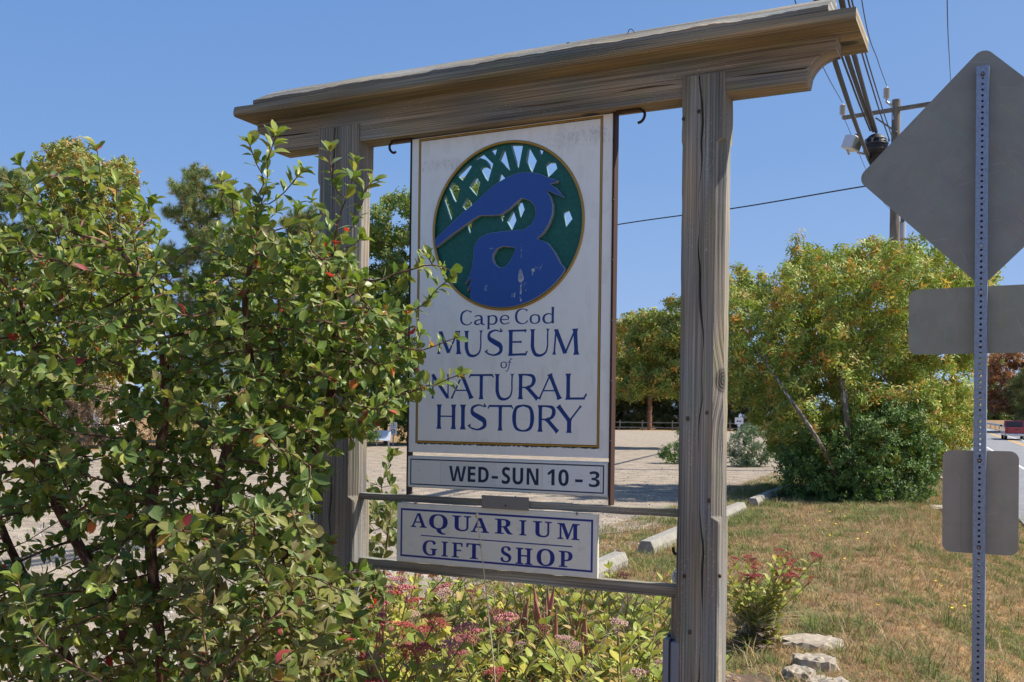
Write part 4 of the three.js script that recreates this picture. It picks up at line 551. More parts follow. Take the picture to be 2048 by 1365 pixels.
for (const [i, [poly, d, spray, pal, size, lab, cat]] of [
  [[[1316, 915], [1328, 892], [1365, 884], [1410, 888], [1425, 925], [1330, 930]], 32.5, 'small', P.bush, .16, 'low rounded bush on the gravel behind the near post', 'bush'],
  [[[1452, 900], [1466, 862], [1490, 848], [1545, 858], [1570, 895], [1560, 932], [1462, 938]], 31, 'small', P.juniper, .16, 'grey green bush below the white arrow sign', 'bush'],
  [[[20, 780], [70, 752], [140, 748], [170, 775], [170, 885], [20, 890]], 41, 'small', P.green, .32, 'green hedge bush glimpsed through the shrub at the car park edge', 'bush'],
  [[[120, 800], [180, 772], [250, 780], [310, 800], [310, 888], [150, 886]], 40, 'small', P.dry, .3, 'dry brown hedge bush glimpsed through the shrub', 'bush'],
  [[[320, 830], [400, 800], [520, 810], [560, 890], [330, 893]], 43, 'small', P.green, .32, 'leafy bush behind the middle of the shrub', 'bush'],
  [[[560, 820], [650, 790], [740, 800], [770, 850], [765, 890], [560, 893]], 46, 'broad', P.bush, .3, 'leafy bush between the far post and the tilted board', 'bush'],
  [[[780, 850], [830, 800], [930, 790], [1000, 830], [1000, 890], [790, 892]], 48.5, 'broad', P.bush, .3, 'dark leafy bush behind the bicycle notice', 'bush']].entries()) { let cx = 0, by = 0; for (const p of poly) { cx += p[0] / poly.length; by = Math.max(by, p[1]); } const w = poly.reduce((a, p) => Math.max(a, Math.abs(p[0] - cx)), 0), sc = d * 2 * w / F; tree('roadside_bush', lab, cat, null, { seed: 340 + i, bush: true, poly, d, deep: .35 * sc, n: 240, step: sc / 16, trunks: [[[cx, by + 6], [cx, by - 20], [cx - 6, lerp(by, 800, .5)]], [[cx + 4, by + 6], [cx + w * .4, by - 25]], [[cx - 4, by + 6], [cx - w * .4, by - 25]]], tip: sc / 400, maxR: .04, spray, per: 2.4, size, pal }); }
for (const [i, [poly, d, spray, pal, lab, tx]] of [
  [[[1945, 800], [1955, 730], [1990, 700], [2060, 680], [2130, 700], [2140, 820], [2060, 850], [2000, 832]], 118, 'broad', P.rust, 'russet oak across the road beyond the red pickup', 2062],
  [[[2010, 780], [2050, 740], [2110, 740], [2160, 790], [2150, 870], [2040, 862]], 112, 'pine', P.pine, 'dark pine across the road behind the guardrail', 2098],
  [[[1930, 830], [1965, 790], [2010, 790], [2040, 830], [2030, 846], [1940, 848]], 215, 'broad', P.green, 'far green tree where the road bends', 1985],
  [[[1860, 830], [1900, 780], [1950, 790], [1960, 846], [1870, 848]], 240, 'broad', P.oak, 'far yellowing tree on the inside of the road bend', 1905]].entries()) tree('roadside_tree', lab, 'tree', null, { seed: 360 + i, poly, d, deep: 4, n: 360, step: .55, trunks: [[[tx, 868], [tx, 800], [tx, 760]]], tip: .03, maxR: .22, spray, per: 2.6, size: d > 200 ? 1.6 : .8, pal });
// ------------------------------------------------------------------ young shoots behind the far post
{
  const R = rng(515), A = []; const poly = [[722, 1010], [760, 990], [805, 1000], [800, 1100], [745, 1140], [712, 1110]]; while (A.length < 110) { const x = 700 + 110 * R(), y = 985 + 160 * R(); if (inside2(poly, x, y)) A.push(at(x, y, 3.75 + .3 * (R() - .5))); }
  for (let i = 0; i < 9; i++) A.push(at(782 + 8 * Math.sin(i), 1000 - i * 12.5, 3.7)); for (let i = 0; i < 5; i++) A.push(at(745 - i * 3, 1000 - i * 8, 3.75));
  const C = new THREE.CatmullRomCurve3([at(760, 1620, 3.75), at(765, 1300, 3.75), at(770, 1120, 3.72), at(782, 1020, 3.7)]); C.points[0].y = bedTop(C.points[0].x, C.points[0].z) - .02;
  const nodes = grow(A, [C.getSpacedPoints(28)], { kill: .045, reach: .4, step: .03, steps: 80, tip: .0012, pow: 2.3, up: .15, R });
  const base = C.points[0].clone(), t = thing('young_shoots', 'slim leafy shoots standing between the far post and the low signs', 'shrub', base);
  mesh('branches', branchGeo(nodes, 0, .006, 5).translate(-base.x, -base.y, -base.z), M.twig, t);
  const shapes = [leafGeo(.56, .4, .15, .56), leafGeo(.5, .6, .22, .55)], pal = [[.24, .31, .07], [.29, .33, .09], [.19, .27, .055], [.31, .31, .08]], mats = pal.map((c) => leafMat({ color: lin(...c) })); let k = 0;
  nodes.forEach((n, i) => { if (n.par < 0 || n.r > .004 || n.p.y < .75) return; const td = n.p.clone().sub(nodes[n.par].p).normalize(); for (let q = 0; q < (n.ch.length ? 2 : 5); q++) { const along = td.clone().multiplyScalar(.7).addScaledVector(rv(R), .7); along.y += .25; if (k++ < 290) mesh('leaf', shapes[k % 2], mats[Math.floor(R() * 4)], t).applyMatrix4(blade(n.p.clone().sub(base), along, V(.3, .7, .6).addScaledVector(rv(R), .6), .04 + .016 * R())); } });
}
// ------------------------------------------------------------------ stonecrop (fleshy leaves, flat flower heads), milkweed with pods, dry stalks
const fleshy = [leafGeo(.52, .22, .12, .55, 4), leafGeo(.46, .4, .25, .52, 4), leafGeo(.58, .1, .3, .58, 4)];
const sedumMats = [[.44, .50, .09], [.54, .56, .10], [.33, .42, .07], [.66, .60, .11], [.60, .44, .16]].map((c) => leafMat({ color: lin(...c), clearcoat: .15, transmission: .34 }));
const headMats = [[.46, .16, .16], [.52, .22, .21], [.42, .10, .08], [.55, .36, .31], [.22, .09, .06], [.40, .15, .06]].map((c) => std(lin(...c), .9)), sedStem = std(lin(.20, .17, .07), .8), redStem = std(lin(.20, .07, .05), .8), strawMat = std(lin(.55, .46, .30), .8), deadLeaf = [[.30, .19, .09], [.22, .12, .06], [.40, .30, .16]].map((c) => leafMat({ color: lin(...c), clearcoat: 0 }));
function floretHead(seed, r) { const R = rng(seed), parts = [], f = new THREE.OctahedronGeometry(1, 0); for (let k = 0; k < 9; k++) { const a = k * 2.4, q = r * .78 * Math.sqrt((k + .3) / 9), cx = Math.cos(a) * q, cz = Math.sin(a) * q, cy = .012 - q * q * 3.5 + .006 * R(); for (let i = 0; i < 15; i++) { const d = rv(R); const g = f.clone(); const s = r * (.055 + .035 * R()); g.scale(s, s * 1.3, s); g.translate(cx + d.x * r * .27, cy + Math.abs(d.y) * r * .2, cz + d.z * r * .27); parts.push(g); } parts.push(new THREE.CylinderGeometry(.0009, .0012, .05, 3, 1, true).rotateZ(-Math.cos(a) * .7).rotateX(Math.sin(a) * .7).translate(cx * .55, cy - .024, cz * .55)); } return merge(parts); }
const heads = [floretHead(1, .034), floretHead(2, .042), floretHead(3, .027), floretHead(4, .048)];
function stonecrop(seed, label, o) {
  const R = rng(seed), t = thing('stonecrop_plant', label, 'plant', o.p, R() * 6, o.group), stems = [];
  const n = o.stems ?? 8;
  for (let i = 0; i < n; i++) { const a = i / n * 6.283 + R(), lean = o.h * (.15 + .5 * R()), h = o.h * (.72 + .33 * R()), top = V(Math.cos(a) * lean, h, Math.sin(a) * lean), C = new THREE.CatmullRomCurve3([V(Math.cos(a) * (o.foot ?? .06) * (.3 + .7 * R()), -.03, Math.sin(a) * (o.foot ?? .06) * (.3 + .7 * R())), V(top.x * .35, h * .45, top.z * .35), top]);
    stems.push(new THREE.TubeGeometry(C, 6, .0026, 5)); const whorls = Math.round(h / .04);
    for (let j = 2; j < whorls; j++) { const u = j / whorls, p = C.getPoint(u), td = C.getTangent(u); for (let k = 0; k < 2; k++) { const b = j * 1.45 + k * 3.14 + R() * .6, along = V(Math.cos(b), .55 + .5 * R(), Math.sin(b)).addScaledVector(td, .3); const dying = u < .35 && R() < .6; const mt = dying ? deadLeaf[Math.floor(R() * 3)] : sedumMats[Math.min(4, Math.floor(R() ** 1.4 * 5.2 * (o.yellow ?? 1)))]; if (dying) along.y -= .8; mesh('leaf', fleshy[Math.floor(R() * 3)], mt, t).applyMatrix4(blade(p, along, V(0, 1, 0).addScaledVector(rv(R), .35).addScaledVector(td, .4), (.052 + .022 * R()) * (1 - .3 * u) * (o.leaf ?? 1))); } }
    if (R() < (o.bloom ?? .8)) { const hd = mesh('flower_head', heads[Math.floor(R() * 4)], headMats[o.tones[Math.floor(R() * o.tones.length)]], t); hd.position.copy(top).add(V(0, .018, 0)); hd.rotation.set((R() - .5) * .5, R() * 6, (R() - .5) * .5); if (o.headScale) hd.scale.setScalar(o.headScale); } }
  mesh('stems', merge(stems), sedStem, t).userData.kind = 'stuff'; return t;
}
const onBed = (px, py, depth) => { const p = at(px, py, depth); p.y = bedTop(p.x, p.z) - .01; return p; };
{ // rows of the bed, seen below the low rail
  const R = rng(88); let i = 0;
  for (const [depth, xs] of [[5.0, [760, 830, 905, 985, 1065, 1150, 1235, 1310]], [4.45, [640, 720, 800, 880, 965, 1050, 1140, 1225, 1300]], [3.95, [590, 690, 790, 890, 1010, 1120, 1210, 1290]], [3.55, [560, 660, 770, 880, 1000, 1120, 1230, 1310]], [3.2, [600, 720, 850, 1260, 1180]]]) for (const x of xs) { const left = x < 860; stonecrop(900 + i, left ? 'stonecrop with fleshy yellow green leaves and pink flower heads, under the low signs' : 'yellowing stonecrop with few faded flower heads, below the low rail', { p: onBed(x + 26 * (R() - .5), 1250, depth), h: .46 + .12 * R(), stems: 9, leaf: 1.3, bloom: left ? .9 : .07, tones: left ? [0, 0, 1, 3, 2, 5] : [3, 4, 3], yellow: left ? .85 : 1.05, group: left ? 'pink stonecrop in the bed' : 'yellowing stonecrop in the bed' }); i++; }
  for (const x of [575, 650, 725, 790]) stonecrop(1200 + x, 'stonecrop with fleshy yellow green leaves and pink flower heads, under the low signs', { p: onBed(x, 1250, 3.0 + .2 * R()), h: .6, stems: 9, leaf: 1.2, bloom: .95, tones: [0, 1, 5, 2], yellow: .85, group: 'pink stonecrop in the bed' });
  const g = onGround(1515, 1300); g.y = groundY(g.x, g.z); stonecrop(990, 'tall stonecrop clump with dark red flower heads beside the near post', { p: g, h: .62, stems: 30, bloom: 1, tones: [2, 2, 4, 5], headScale: 1.1, leaf: 1.4, yellow: 1.0, foot: .2 }); 
}
// dry grass clumps
function dryClump(name, label, p, n, len, seed, spread = .8, group) { const R = rng(seed), gs = []; for (let i = 0; i < n; i++) { const a = R() * 6.28, l = len * (.5 + .6 * R()), s = spread * (.3 + R()); const C = new THREE.CatmullRomCurve3([V(0, -.02, 0).addScaledVector(V(Math.cos(a), 0, Math.sin(a)), .03 * R()), V(Math.cos(a) * l * .25 * s, l * .5, Math.sin(a) * l * .25 * s), V(Math.cos(a) * l * .75 * s, l * (.75 - .35 * s * R()), Math.sin(a) * l * .75 * s)]); gs.push(new THREE.TubeGeometry(C, 5, .0013, 3)); } const t = thing(name, label, 'dry grass', p, 0, group); mesh('dry_blades', merge(gs), strawMat, t).userData.kind = 'stuff'; return t; }
{ const g = onGround(1505, 1300); g.y = groundY(g.x, g.z); dryClump('dry_grass_clump', 'bleached dry grass at the foot of the red stonecrop', g, 160, .42, 5); dryClump('dry_grass_clump', 'brown dry blades in the middle of the flower bed', onBed(950, 1250, 3.7), 70, .4, 6); dryClump('dry_grass_clump', 'dry stalks beside the outlet box', onBed(1290, 1250, 4.2), 70, .5, 7); dryClump('dry_grass_clump', 'thin straw beneath the middle of the aquarium board', onBed(1060, 1250, 4.6), 60, .46, 8); }
for (const [pts, lab] of [[[[954, 1032, 2.75], [965, 1120, 2.75], [978, 1240, 2.74], [992, 1380, 2.72]], 'single pale straw crossing the aquarium lettering'], [[[682, 1180, 2.8], [715, 1260, 2.8], [750, 1330, 2.8], [775, 1390, 2.8]], 'single pale straw leaning over the pink flower heads'], [[[1246, 1212, 2.85], [1215, 1270, 2.85], [1180, 1330, 2.85], [1165, 1370, 2.85]], 'single pale straw leaning below the right end of the low rail']]) {
  const ps = pts.map(([x, y, d]) => at(x, y, d)), foot = ps.at(-1).clone(); foot.x += (foot.x - ps.at(-2).x) * 1.5; foot.y = bedTop(foot.x, foot.z) - .03; const base = foot.clone(); const t = thing('dry_grass_stalk', lab, 'grass stalk', base); mesh('stalk', tube([...ps, foot].map((p) => p.sub(base)), .0016, 5, 20), strawMat, t); const g = new THREE.SphereGeometry(.005, 6, 5); g.scale(1, 1.6, 1); g.translate(ps[0].x, ps[0].y, ps[0].z); mesh('seed_head', g, strawMat, t); }
{ // milkweed: narrow leaves, upright spindle pods
  const narrow = [leafGeo(.17, .3, .2, .45, 4), leafGeo(.14, .4, .35, .45, 4)], gm = [[.24, .31, .06], [.32, .37, .07], [.18, .26, .05]].map((c) => leafMat({ color: lin(...c) })), pod = new THREE.LatheGeometry([[0, 0], [.0035, .006], [.0075, .03], [.008, .045], [.0055, .08], [.002, .115], [0, .13]].map(([x, y]) => new THREE.Vector2(x, y)), 8), pm = [std(lin(.34, .13, .10), .7), std(lin(.30, .16, .09), .7)];
  for (const [x, d, seed, lab] of [[1075, 4.1, 1, 'milkweed with upright reddish pods, left clump under the aquarium board'], [1125, 3.9, 2, 'milkweed with upright reddish pods, right clump under the aquarium board'], [1030, 3.3, 3, 'narrow leaved milkweed without pods in the front of the bed'], [1160, 3.3, 4, 'narrow leaved milkweed with one pod in the front of the bed']]) {
    const R = rng(seed * 31), t = thing('milkweed_plant', lab, 'plant', onBed(x, 1250, d), R() * 6), st = [], h0 = seed < 3 ? .50 : .40;
    for (let i = 0; i < 6; i++) { const a = i * 1.05 + R(), l = .05 + .12 * R(), h = h0 * (.8 + .25 * R()), top = V(Math.cos(a) * l, h, Math.sin(a) * l), C = new THREE.CatmullRomCurve3([V(0, -.03, 0), V(top.x * .4, h * .5, top.z * .4), top]); st.push(new THREE.TubeGeometry(C, 6, .002, 5));
      for (let j = 3; j < 16; j++) { const p = C.getPoint(j / 16), b = j * 2.4 + R(), along = V(Math.cos(b), .45 + .4 * R(), Math.sin(b)); mesh('leaf', narrow[j % 2], gm[Math.floor(R() * 3)], t).applyMatrix4(blade(p, along, V(0, 1, 0).addScaledVector(rv(R), .4), .07 + .03 * R())); }
      if (seed < 3 || (seed === 4 && i === 0)) for (let k = 0; k < 2; k++) { const m = mesh('seed_pod', pod, pm[k], t); m.position.copy(C.getPoint(.88 - .1 * k)).add(V(.01 * (R() - .5), 0, .01 * (R() - .5))); m.rotation.set((R() - .5) * .5, 0, (R() - .5) * .5); m.scale.setScalar(.85 + .4 * R()); } }
    mesh('stems', merge(st), redStem, t).userData.kind = 'stuff';
  }
}
// ------------------------------------------------------------------ grass, litter, small yellow flowers
{
  const R = rng(404), tuft = (seed, n, h, w) => { const q = rng(seed), pos = [], idx = []; for (let i = 0; i < n; i++) { const a = q() * 6.28, r = .03 * q(), x = Math.cos(a) * r, z = Math.sin(a) * r, hh = h * (.5 + .7 * q()), b = q() * 6.28, bx = Math.cos(b), bz = Math.sin(b), l = hh * (.3 + .9 * q()), k = pos.length / 3; pos.push(x - bz * w, 0, z + bx * w, x + bz * w, 0, z - bx * w, x + bx * l * .4 - bz * w * .7, hh * .65, z + bz * l * .4 + bx * w * .7, x + bx * l * .4 + bz * w * .7, hh * .65, z + bz * l * .4 - bx * w * .7, x + bx * l, hh * .85, z + bz * l); idx.push(k, k + 1, k + 2, k + 2, k + 1, k + 3, k + 2, k + 3, k + 4); } const g = new THREE.BufferGeometry(); g.setAttribute('position', new THREE.Float32BufferAttribute(pos, 3)); g.setIndex(idx); g.computeVertexNormals(); return g; };
  const gs = [tuft(1, 9, .055, .0016), tuft(2, 8, .04, .0018), tuft(3, 7, .075, .0014)], lists = gs.map(() => []), gm = leafMat({ map: null, transmission: .25, clearcoat: 0 });
  const straw = [[.42, .29, .14], [.36, .24, .12], [.48, .35, .19], [.32, .21, .11]], green = [[.17, .20, .05], [.22, .24, .06], [.13, .17, .04]];
  let n = 0; while (n < 88000) { const d = 4.2 + 26 * R() ** 1.9, lo = lotEdge(d) - 1.3, hi = Math.min(roadEdge(d) + .2, d * .56 + 1), x = lerp(lo, hi, R()); if (d < 6.6 && x < 1.3) { n += .3; continue; } const patch = .6 * N2(x * .55, d * .55) + .5 * N2(x * 1.9, d * 1.9), gr = sstep(.05, .7, patch + .35 * sstep(1.2, 0, Math.abs(x - lotEdge(d)))) ; if (x < lotEdge(d) - .7 && R() < .6) continue; const isG = R() < gr * .75 + .08, c = isG ? green[Math.floor(R() * 3)] : straw[Math.floor(R() * 4)], v = .8 + .45 * R(), s = (.7 + .6 * R()) * (isG ? 1.25 : .85) * (1 + sstep(8, 20, d) * .5); lists[Math.floor(R() * 3)].push({ m: new THREE.Matrix4().compose(V(x, groundY(x, -d) - .004, -d), _q.setFromAxisAngle(V(0, 1, 0), R() * 6.28), V(s * 1.3, s * .8, s * 1.3)), c: lin(c[0] * v, c[1] * v, c[2] * v) }); n++; }
  for (let i = 0; i < 5200; i++) { const d = 5 + 20 * R() ** 1.5, x = lerp(lotEdge(d) - 1.2, Math.min(roadEdge(d) - .5, d * .55 + .6), R()); if (d < 6.6 && x < 1.4) continue; if (N2(x * .9 + 30, d * .9) < .12 && R() < .85) continue; const g = R() < .55, c = g ? green[Math.floor(R() * 3)] : straw[Math.floor(R() * 4)], v = .85 + .5 * R(), s = 1.5 + 1.5 * R(); lists[2].push({ m: new THREE.Matrix4().compose(V(x, groundY(x, -d) - .006, -d), _q.setFromAxisAngle(V(0, 1, 0), R() * 6.28), V(s * .9, s * .85, s * .9)), c: lin(c[0] * v, c[1] * v, c[2] * v) }); }
  lists.forEach((l, i) => tag(instances('lawn_grass', gs[i], gm, l), ['short dry straw coloured lawn grass mixed with green', 'flattened tan lawn grass blades over the verge', 'longer green and straw blades scattered through the lawn'][i], 'grass'));
  // fallen leaves on the lawn, gravel edge and bed
  const fl = leafGeo(.55, .3, .3, .5, 3), ll = []; for (let i = 0; i < 2600; i++) { const bed = R() < .45, d = bed ? 2.6 + 3.6 * R() : 8 + 16 * R(), x = bed ? -1.6 + 3.2 * R() : lotEdge(d) + (R() * 2 - 1) * 2.5 + (R() < .4 ? 3 : 0), y = bed ? bedTop(x, -d) + .004 : Math.max(.014, groundY(x, -d)) + .008; if (!bed && x > roadEdge(d) - 2.8) continue; const c = [[.30, .17, .08], [.24, .13, .07], [.38, .26, .13], [.42, .22, .07]][Math.floor(R() * 4)]; ll.push({ m: blade(V(x, y, -d), V(R() - .5, .12 * R(), R() - .5), V(0, 1, 0).addScaledVector(rv(R), .4), .03 + .03 * R()), c: lin(...c) }); }
  tag(instances('fallen_leaves', fl, leafMat({ map: null, clearcoat: 0 }), ll), 'brown fallen leaves scattered over bed, lawn and gravel edge', 'leaf litter');
  const tw = new THREE.CylinderGeometry(.0012, .0018, 1, 4, 1), tl = []; for (let i = 0; i < 900; i++) { const x = -1.8 + 4.2 * R(), d = 2.8 + 3.6 * R(), y = bedTop(x, -d); if (y < -.02 && x < 1) continue; tl.push({ m: blade(V(x, Math.max(y, groundY(x, -d)) + .006, -d), V(R() - .5, .25 * R(), R() - .5), V(0, 1, 0), .06 + .14 * R(), 4), c: lin(.3 + .2 * R(), .22 + .15 * R(), .14 + .1 * R()) }); }
  tag(instances('dry_litter_stems', tw, std(lin(1, 1, 1), .9), tl), 'dry broken stems lying over the flower bed soil', 'plant litter');
  const petal = new THREE.CylinderGeometry(.014, .004, .007, 9), stalk = new THREE.CylinderGeometry(.0014, .0014, .1, 4).translate(0, -.05, 0), ym = std(lin(.78, .55, .02), .8), sm = std(lin(.16, .2, .05), .8);
  for (const [px, py] of [[1560, 1012], [1588, 1018], [1604, 1046], [1621, 1028], [1640, 1050], [1660, 1033], [1648, 1073], [1672, 1060], [1690, 1045], [1705, 1052], [1716, 1090], [1735, 1075], [1745, 1096], [1752, 1050], [1768, 1082], [1775, 1130], [1690, 1131], [1780, 1060], [1800, 1075], [1812, 1052], [1826, 1100], [1840, 1060], [1846, 1085], [1858, 1130], [1872, 1150], [1884, 1160], [1895, 1182], [1912, 1170], [1930, 1172], [1660, 1088], [1610, 1066], [1755, 1232], [1700, 1115], [1790, 1105], [1870, 1090], [2010, 1180], [1575, 1035], [1905, 1185]]) { const g = onGround(px, py); const h = .06 + .05 * ((px * 7 + py) % 10) / 10; g.y = groundY(g.x, g.z); const t = thing('yellow_lawn_flower', 'small yellow flower on a thin stalk dotted over the dry lawn', 'flower', g, px, 'yellow flowers in the lawn'); const f = mesh('flower', petal, ym, t); f.position.y = h; f.rotation.set(.3, 0, .2); const s = mesh('stalk', stalk, sm, t); s.position.y = h; }
}
// ------------------------------------------------------------------ road sign seen from behind
{
  const D = 4.45, foot = at(1958, 1365, D), t = thing('road_sign', 'grey back of a diamond road sign with two plates on a perforated steel post', 'road sign', V(foot.x, groundY(foot.x, -D), -D), -.49);
  t.rotation.z = .004; const g0 = t.position.y, Y = (py) => at(1962, py, D).y - g0, topY = Y(134), w = .0255;
  const zinc = tex(256, 256, (u, v) => { const n = tnoise(u, v, 14, 14, 201), m = tnoise(u, v, 60, 60, 202), l = 1 + .06 * n + .06 * m; return [.56 * l, .60 * l, .67 * l]; }); zinc.repeat.set(4, 4);
  const zm = new THREE.MeshStandardMaterial({ map: zinc, roughness: .5, metalness: .55 });
  const sh = new THREE.Shape(); sh.moveTo(-w, -.4); sh.lineTo(w, -.4); sh.lineTo(w, topY); sh.lineTo(-w, topY); sh.closePath();
  for (let y = topY - .03; y > .02; y -= .0254) { const h = new THREE.Path(); h.absellipse(0, y, .0056, .0056, 0, Math.PI * 2, true); sh.holes.push(h); }
  const plate = (z) => { const g = new THREE.ExtrudeGeometry(sh, { depth: .0025, bevelEnabled: false, curveSegments: 6 }); g.translate(0, 0, z); return g; };
  const sides = [-1, 1].map((s) => box(s * (w - .0012) - .0012, s * (w - .0012) + .0012, -.4, topY, -w + .0027, w - .0027, .0005));
  mesh('perforated_post', merge([plate(w - .0025), plate(-w), ...sides]), zm, t);
  const alu = (seed, c) => { const R = rng(seed), n = (a) => Math.round(clamp(a) * 255); const m = canvasTexture(512, 512, (k) => { k.fillStyle = `rgb(${c.map(n)})`; k.fillRect(0, 0, 512, 512);   // dulled metal: blotches, rain streaks, scratches
    for (let i = 0; i < 700; i++) { const q = R() < .5 ? c.map((x) => n(x * 1.12)) : c.map((x) => n(x * .86)); k.fillStyle = `rgba(${q},${.10 * R()})`; k.beginPath(); k.ellipse(R() * 512, R() * 512, 4 + R() * 40, 4 + R() * 40, 0, 0, 7); k.fill(); }
    for (let i = 0; i < 60; i++) { k.fillStyle = `rgba(${c.map((x) => n(x * (R() < .5 ? .7 : 1.25)))},${.05 + .12 * R()})`; k.fillRect(R() * 512, R() * 400, 1 + R() * 4, 30 + R() * 160); }
    for (let i = 0; i < 70; i++) { k.strokeStyle = `rgba(${c.map((x) => n(x * 1.4))},${.08 + .3 * R()})`; k.lineWidth = .6 + R(); const x = R() * 512, y = R() * 512, a = R() * 6.28, l = 8 + R() * 60; k.beginPath(); k.moveTo(x, y); k.lineTo(x + Math.cos(a) * l, y + Math.sin(a) * l); k.stroke(); }
    for (let i = 0; i < 50; i++) { k.fillStyle = `rgba(90,80,60,${.25 * R()})`; k.fillRect(R() * 512, R() * 512, 1.5 + R() * 2, 1.5 + R() * 2); } });
    m.wrapS = m.wrapT = THREE.RepeatWrapping; m.repeat.set(1.1, 1.1); m.offset.set(.5, .5); return new THREE.MeshStandardMaterial({ map: m, roughness: .6, metalness: .12 }); };
  const rrect = (hx, hy, r) => { const s = new THREE.Shape(); s.moveTo(-hx + r, -hy); s.lineTo(hx - r, -hy); s.absarc(hx - r, -hy + r, r, -Math.PI / 2, 0); s.lineTo(hx, hy - r); s.absarc(hx - r, hy - r, r, 0, Math.PI / 2); s.lineTo(-hx + r, hy); s.absarc(-hx + r, hy - r, r, Math.PI / 2, Math.PI); s.lineTo(-hx, -hy + r); s.absarc(-hx + r, -hy + r, r, Math.PI, 1.5 * Math.PI); return new THREE.ExtrudeGeometry(s, { depth: .0022, bevelEnabled: false, curveSegments: 10 }); };
  const add = (name, g, py, rz, mat, lab, dx = 0) => { g.rotateZ(rz); g.translate(dx, Y(py), -w - .004); const m = mesh(name, g, mat, t); m.userData.label = lab; return m; };
  const aluA = alu(211, [.55, .54, .505]), aluB = alu(221, [.58, .57, .505]), aluC = alu(231, [.63, .59, .53]);
  add('diamond_plate', rrect(.382, .382, .048), 330, Math.PI / 4, aluA, 'bare aluminium back of the diamond plate');
  add('wide_plate', rrect(.305, .15, .04), 639, 0, aluB, 'wide rectangular plate below the diamond');
  add('upright_plate', rrect(.155, .231, .038), 1006, 0, aluC, 'upright rectangular plate low on the post');
  const rust = std(lin(.16, .06, .025), .7, { metalness: .4 }), steel = std(lin(.4, .4, .42), .4, { metalness: .8 });
  for (const [py, m] of [[151, rust], [493, steel], [586, steel], [690, steel], [921, rust], [1094, rust]]) { const g = new THREE.CylinderGeometry(.0085, .0095, .006, 6); g.rotateX(Math.PI / 2); g.translate(0, Y(py), w + .003); const b = mesh('bolt', g, m, t); const g2 = new THREE.CylinderGeometry(.0035, .0035, .006, 8); g2.rotateX(Math.PI / 2); g2.translate(0, Y(py), w + .009); mesh('bolt_end', g2, steel, b); }
}
